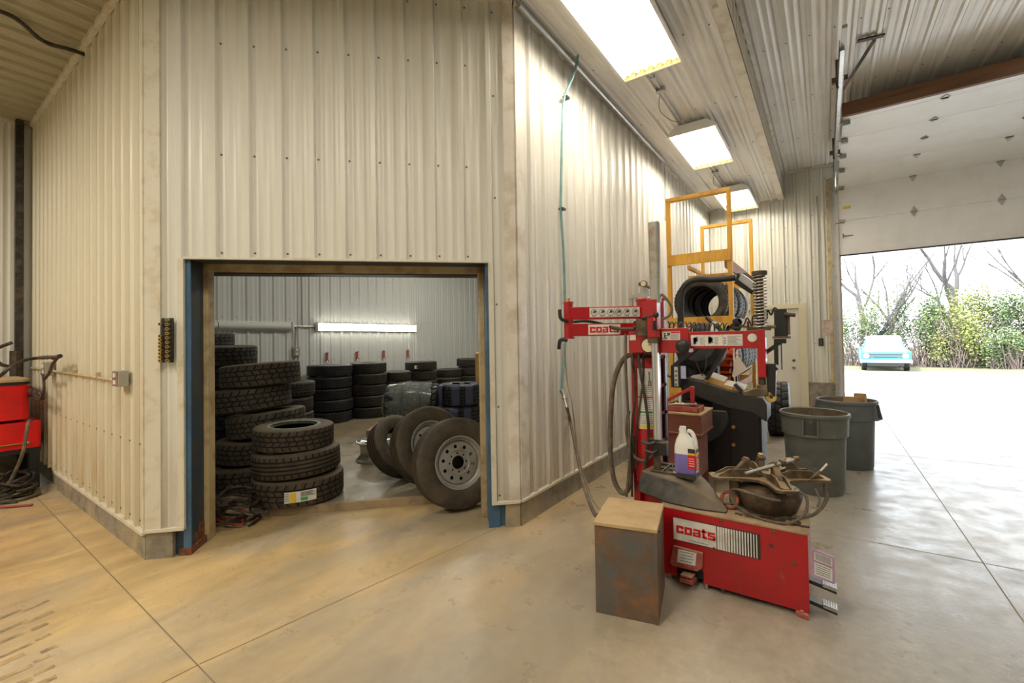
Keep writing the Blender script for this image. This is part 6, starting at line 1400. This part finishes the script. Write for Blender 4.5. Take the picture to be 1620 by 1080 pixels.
mb = MB(); mb.box(-.98, -.10, .44, .98, -.04, .58); mb.box(-.98, -.10, .42, -.9, .2, .58); mb.box(.9, -.10, .42, .98, .2, .58); tk('bumper', mb, 'truck_white', .02)
mb = MB(); mb.box(-.7, .2, .25, .7, 4.6, .45); tk('chassis', mb, 'ink')
# trees
def branch(mb, p, d, L, r, dep, rnd, tips):
    n = 4; pts = [p]; dd = d.copy(); rs = [r]
    for i in range(n):
        w_ = .07 if dep == 0 else .18; dd = (dd+V((rnd.uniform(-w_, w_), rnd.uniform(-w_, w_), rnd.uniform(-.04, .12)))).normalized(); pts.append(pts[-1]+dd*L/n); rs.append(r*(1-.45*(i+1)/n))
    mb.tube(pts, rs*1, 5 if dep > 1 else 7, 1)
    if dep >= 4 or r < .012: tips.append(pts[-1]); return
    for k in range(rnd.choice((2, 3)) + (1 if dep == 0 else 0)):
        i = rnd.randint(2, n); a = rnd.uniform(0, 6.28); sp = rnd.uniform(.35, .85)
        nd_ = (dd+V((math.cos(a)*sp, math.sin(a)*sp, rnd.uniform(0, .35)))).normalized()
        branch(mb, pts[i], nd_, L*rnd.uniform(.55, .8), rs[i]*rnd.uniform(.55, .75), dep+1, rnd, tips)
def leaves(mb, c, rad, n, size, rnd):
    for i in range(n):
        p = V(c)+V((rnd.gauss(0, rad[0]), rnd.gauss(0, rad[1]), rnd.gauss(0, rad[2])))
        a, b = rnd.uniform(0, 6.28), rnd.uniform(-1, 1); u = V((math.cos(a), math.sin(a), b)).normalized()*size*rnd.uniform(.5, 1.2); w = u.cross(V((rnd.uniform(-1, 1), rnd.uniform(-1, 1), 1))).normalized()*u.length*.6
        mb.quad([p-u-w, p+u-w, p+u+w, p-u+w])
def tree(x, y, h, r, seed, lean_=(0, 0), label='', leafy=0):
    rnd = random.Random(seed); z = gz(min(y, 32))-.05; t = thing('tree', label, 'tree', (x, y, z), 'bare trees beyond the gravel yard')
    mb = MB(); tips = []; branch(mb, V((x, y, z)), V((lean_[0], lean_[1], 1)).normalized(), h, r, 0, rnd, tips); obj('trunk', mb, 'bark', t, smooth=False)
    if leafy:
        mb = MB()
        for p in tips: leaves(mb, p, (.3, .3, .25), leafy, .05, rnd)
        obj('foliage', mb, 'leaf1', t, smooth=False)
for i, a in enumerate(((2.4, 37, 4.5, .24, 1, (-.05, 0), 'bare grey tree at the left of the yard, just right of the door track', 2), (3.0, 40, 5.0, .17, 5, (.35, 0), 'bare tree leaning right behind the truck', 2), (1.6, 34, 3.8, .12, 9, (.55, .1), 'thin dead trunk leaning right behind the truck', 0),
                       (6.75, 38, 4.6, .33, 14, (-.06, 0), 'thickest forked bare tree in the middle of the yard view', 2), (8.2, 46, 4.5, .18, 31, (-.2, 0), 'distant slim bare tree right of the forked tree', 1), (11.3, 40, 5.0, .22, 17, (.08, 0), 'bare grey tree near the right edge of the view', 2), (12.6, 38, 4.5, .2, 23, (.1, 0), 'bare tree cut by the right edge of the view', 2))):
    tree(*a[:6], label=a[6], leafy=a[7])
def bush(x, y, h, w, seed, m, label, n=2600, size=.06):
    rnd = random.Random(seed); z = gz(min(y, 32))-.05; t = thing('bush', label, 'bush', (x, y, z), 'bushes along the far edge of the yard')
    mb = MB()
    for i in range(85):
        a = rnd.uniform(0, 6.28); sp = rnd.uniform(.05, .55); L = h*rnd.uniform(.5, 1.0); p = V((x+rnd.uniform(-w, w)*.6, y+rnd.uniform(-.6, .6), z)); d = V((math.cos(a)*sp, math.sin(a)*sp*.6, 1)).normalized()
        pts = [p]
        for k in range(4): d = (d+V((rnd.uniform(-.25, .25), rnd.uniform(-.2, .2), 0))).normalized(); pts.append(pts[-1]+d*L/4)
        mb.tube(pts, [.022, .018, .014, .01, .006], 4, 1)
    obj('twigs', mb, 'twig', t, smooth=False)
    mb = MB()
    for k in range(14): leaves(mb, (x+rnd.uniform(-w, w)*.75, y+rnd.uniform(-.7, .7), z+h*rnd.uniform(.3, .85)), (w*.22, .35, h*.13), n//14, size, rnd)
    obj('foliage', mb, m, t, smooth=False)
L_ = ['twiggy bush behind the left side of the truck', 'tangled bush directly behind the truck', 'green bush just right of the truck', 'yellow green bush left of the middle of the yard view', 'tall light green bush below the forked tree', 'dark green bush right of the forked tree', 'yellow green bush with pale stems at the right', 'tall leafy bush near the right edge', 'leafy bush cut by the right edge of the view', 'low bush at the foot of the forked tree']
for i, (x, y, h, w, m, n) in enumerate(((1.5, 33.5, 4.0, 1.1, 'leaf2', 1500), (3.0, 34.5, 4.2, 1.3, 'leaf2', 2300), (4.6, 33.5, 3.9, 1.1, 'leaf2', 3000), (5.7, 33, 3.0, 1.0, 'leaf1', 2600), (6.6, 35, 4.3, 1.0, 'leaf1', 2600), (8.2, 34, 3.8, 1.0, 'leaf2', 2800), (9.5, 33, 3.9, 1.1, 'leaf1', 2800), (10.8, 34, 4.6, 1.1, 'leaf1', 3200), (12.3, 33.5, 4.2, 1.2, 'leaf2', 2800), (7.3, 32.5, 1.9, .9, 'leaf2', 1600))):
    bush(x, y, h*1.08, w, 40+i, m, L_[i], int(n*1.9), .052)
# ------------------------------------------------------------------ light
def area(name, loc, sx, sy, power, col, rot=(0, 0, 0)):
    l = bpy.data.lights.new(name, 'AREA'); l.shape = 'RECTANGLE'; l.size = sx; l.size_y = sy; l.energy = power; l.color = col
    o = bpy.data.objects.new(name, l); C.objects.link(o); o.location = loc; o.rotation_euler = rot; return o
WARM = (1, .905, .76)
# ceiling lamps further back in the hall (behind and beside the viewer)
for i, (x, y, z, p) in enumerate(((-1.345, -.1, 4.2, 66), (-1.345, -3.2, 4.2, 52), (-4.6, -2.2, 4.2, 110), (-6.6, -2.2, 4.2, 75), (2.6, 2.0, 4.75, 46), (3.2, -2.5, 4.75, 46), (2.6, 6.3, 4.75, 22))):
    area('ceiling_light', (x, y, z), .55, 1.4, p, WARM)
for i, (x, y, p) in enumerate(((-5.2, 3.7, 34), (-5.4, 7.2, 90))): area('stock_room_fill', (x, y, 4.2), .5, 1.4, p, (1, .93, .8))  # unseen fill lights added to brighten the tire room
w = bpy.data.worlds.new('sky'); bpy.context.scene.world = w; w.use_nodes = True
bg = w.node_tree.nodes['Background']; bg.inputs[0].default_value = (.86, .93, 1, 1); bg.inputs[1].default_value = 5.5
sun = bpy.data.lights.new('sun', 'SUN'); sun.energy = 7; sun.angle = .02; sun.color = (1, .96, .88)
so = bpy.data.objects.new('sun', sun); C.objects.link(so); so.rotation_euler = (math.radians(42), 0, math.radians(-35))
sc = bpy.context.scene
sc.view_settings.view_transform = 'Standard'; sc.view_settings.look = 'None'; sc.view_settings.exposure = 0.2
sc.cycles.max_bounces = 8; sc.cycles.diffuse_bounces = 4; sc.cycles.glossy_bounces = 3; sc.cycles.transparent_max_bounces = 8
sc.cycles.sample_clamp_indirect = 8; sc.cycles.use_denoising = True
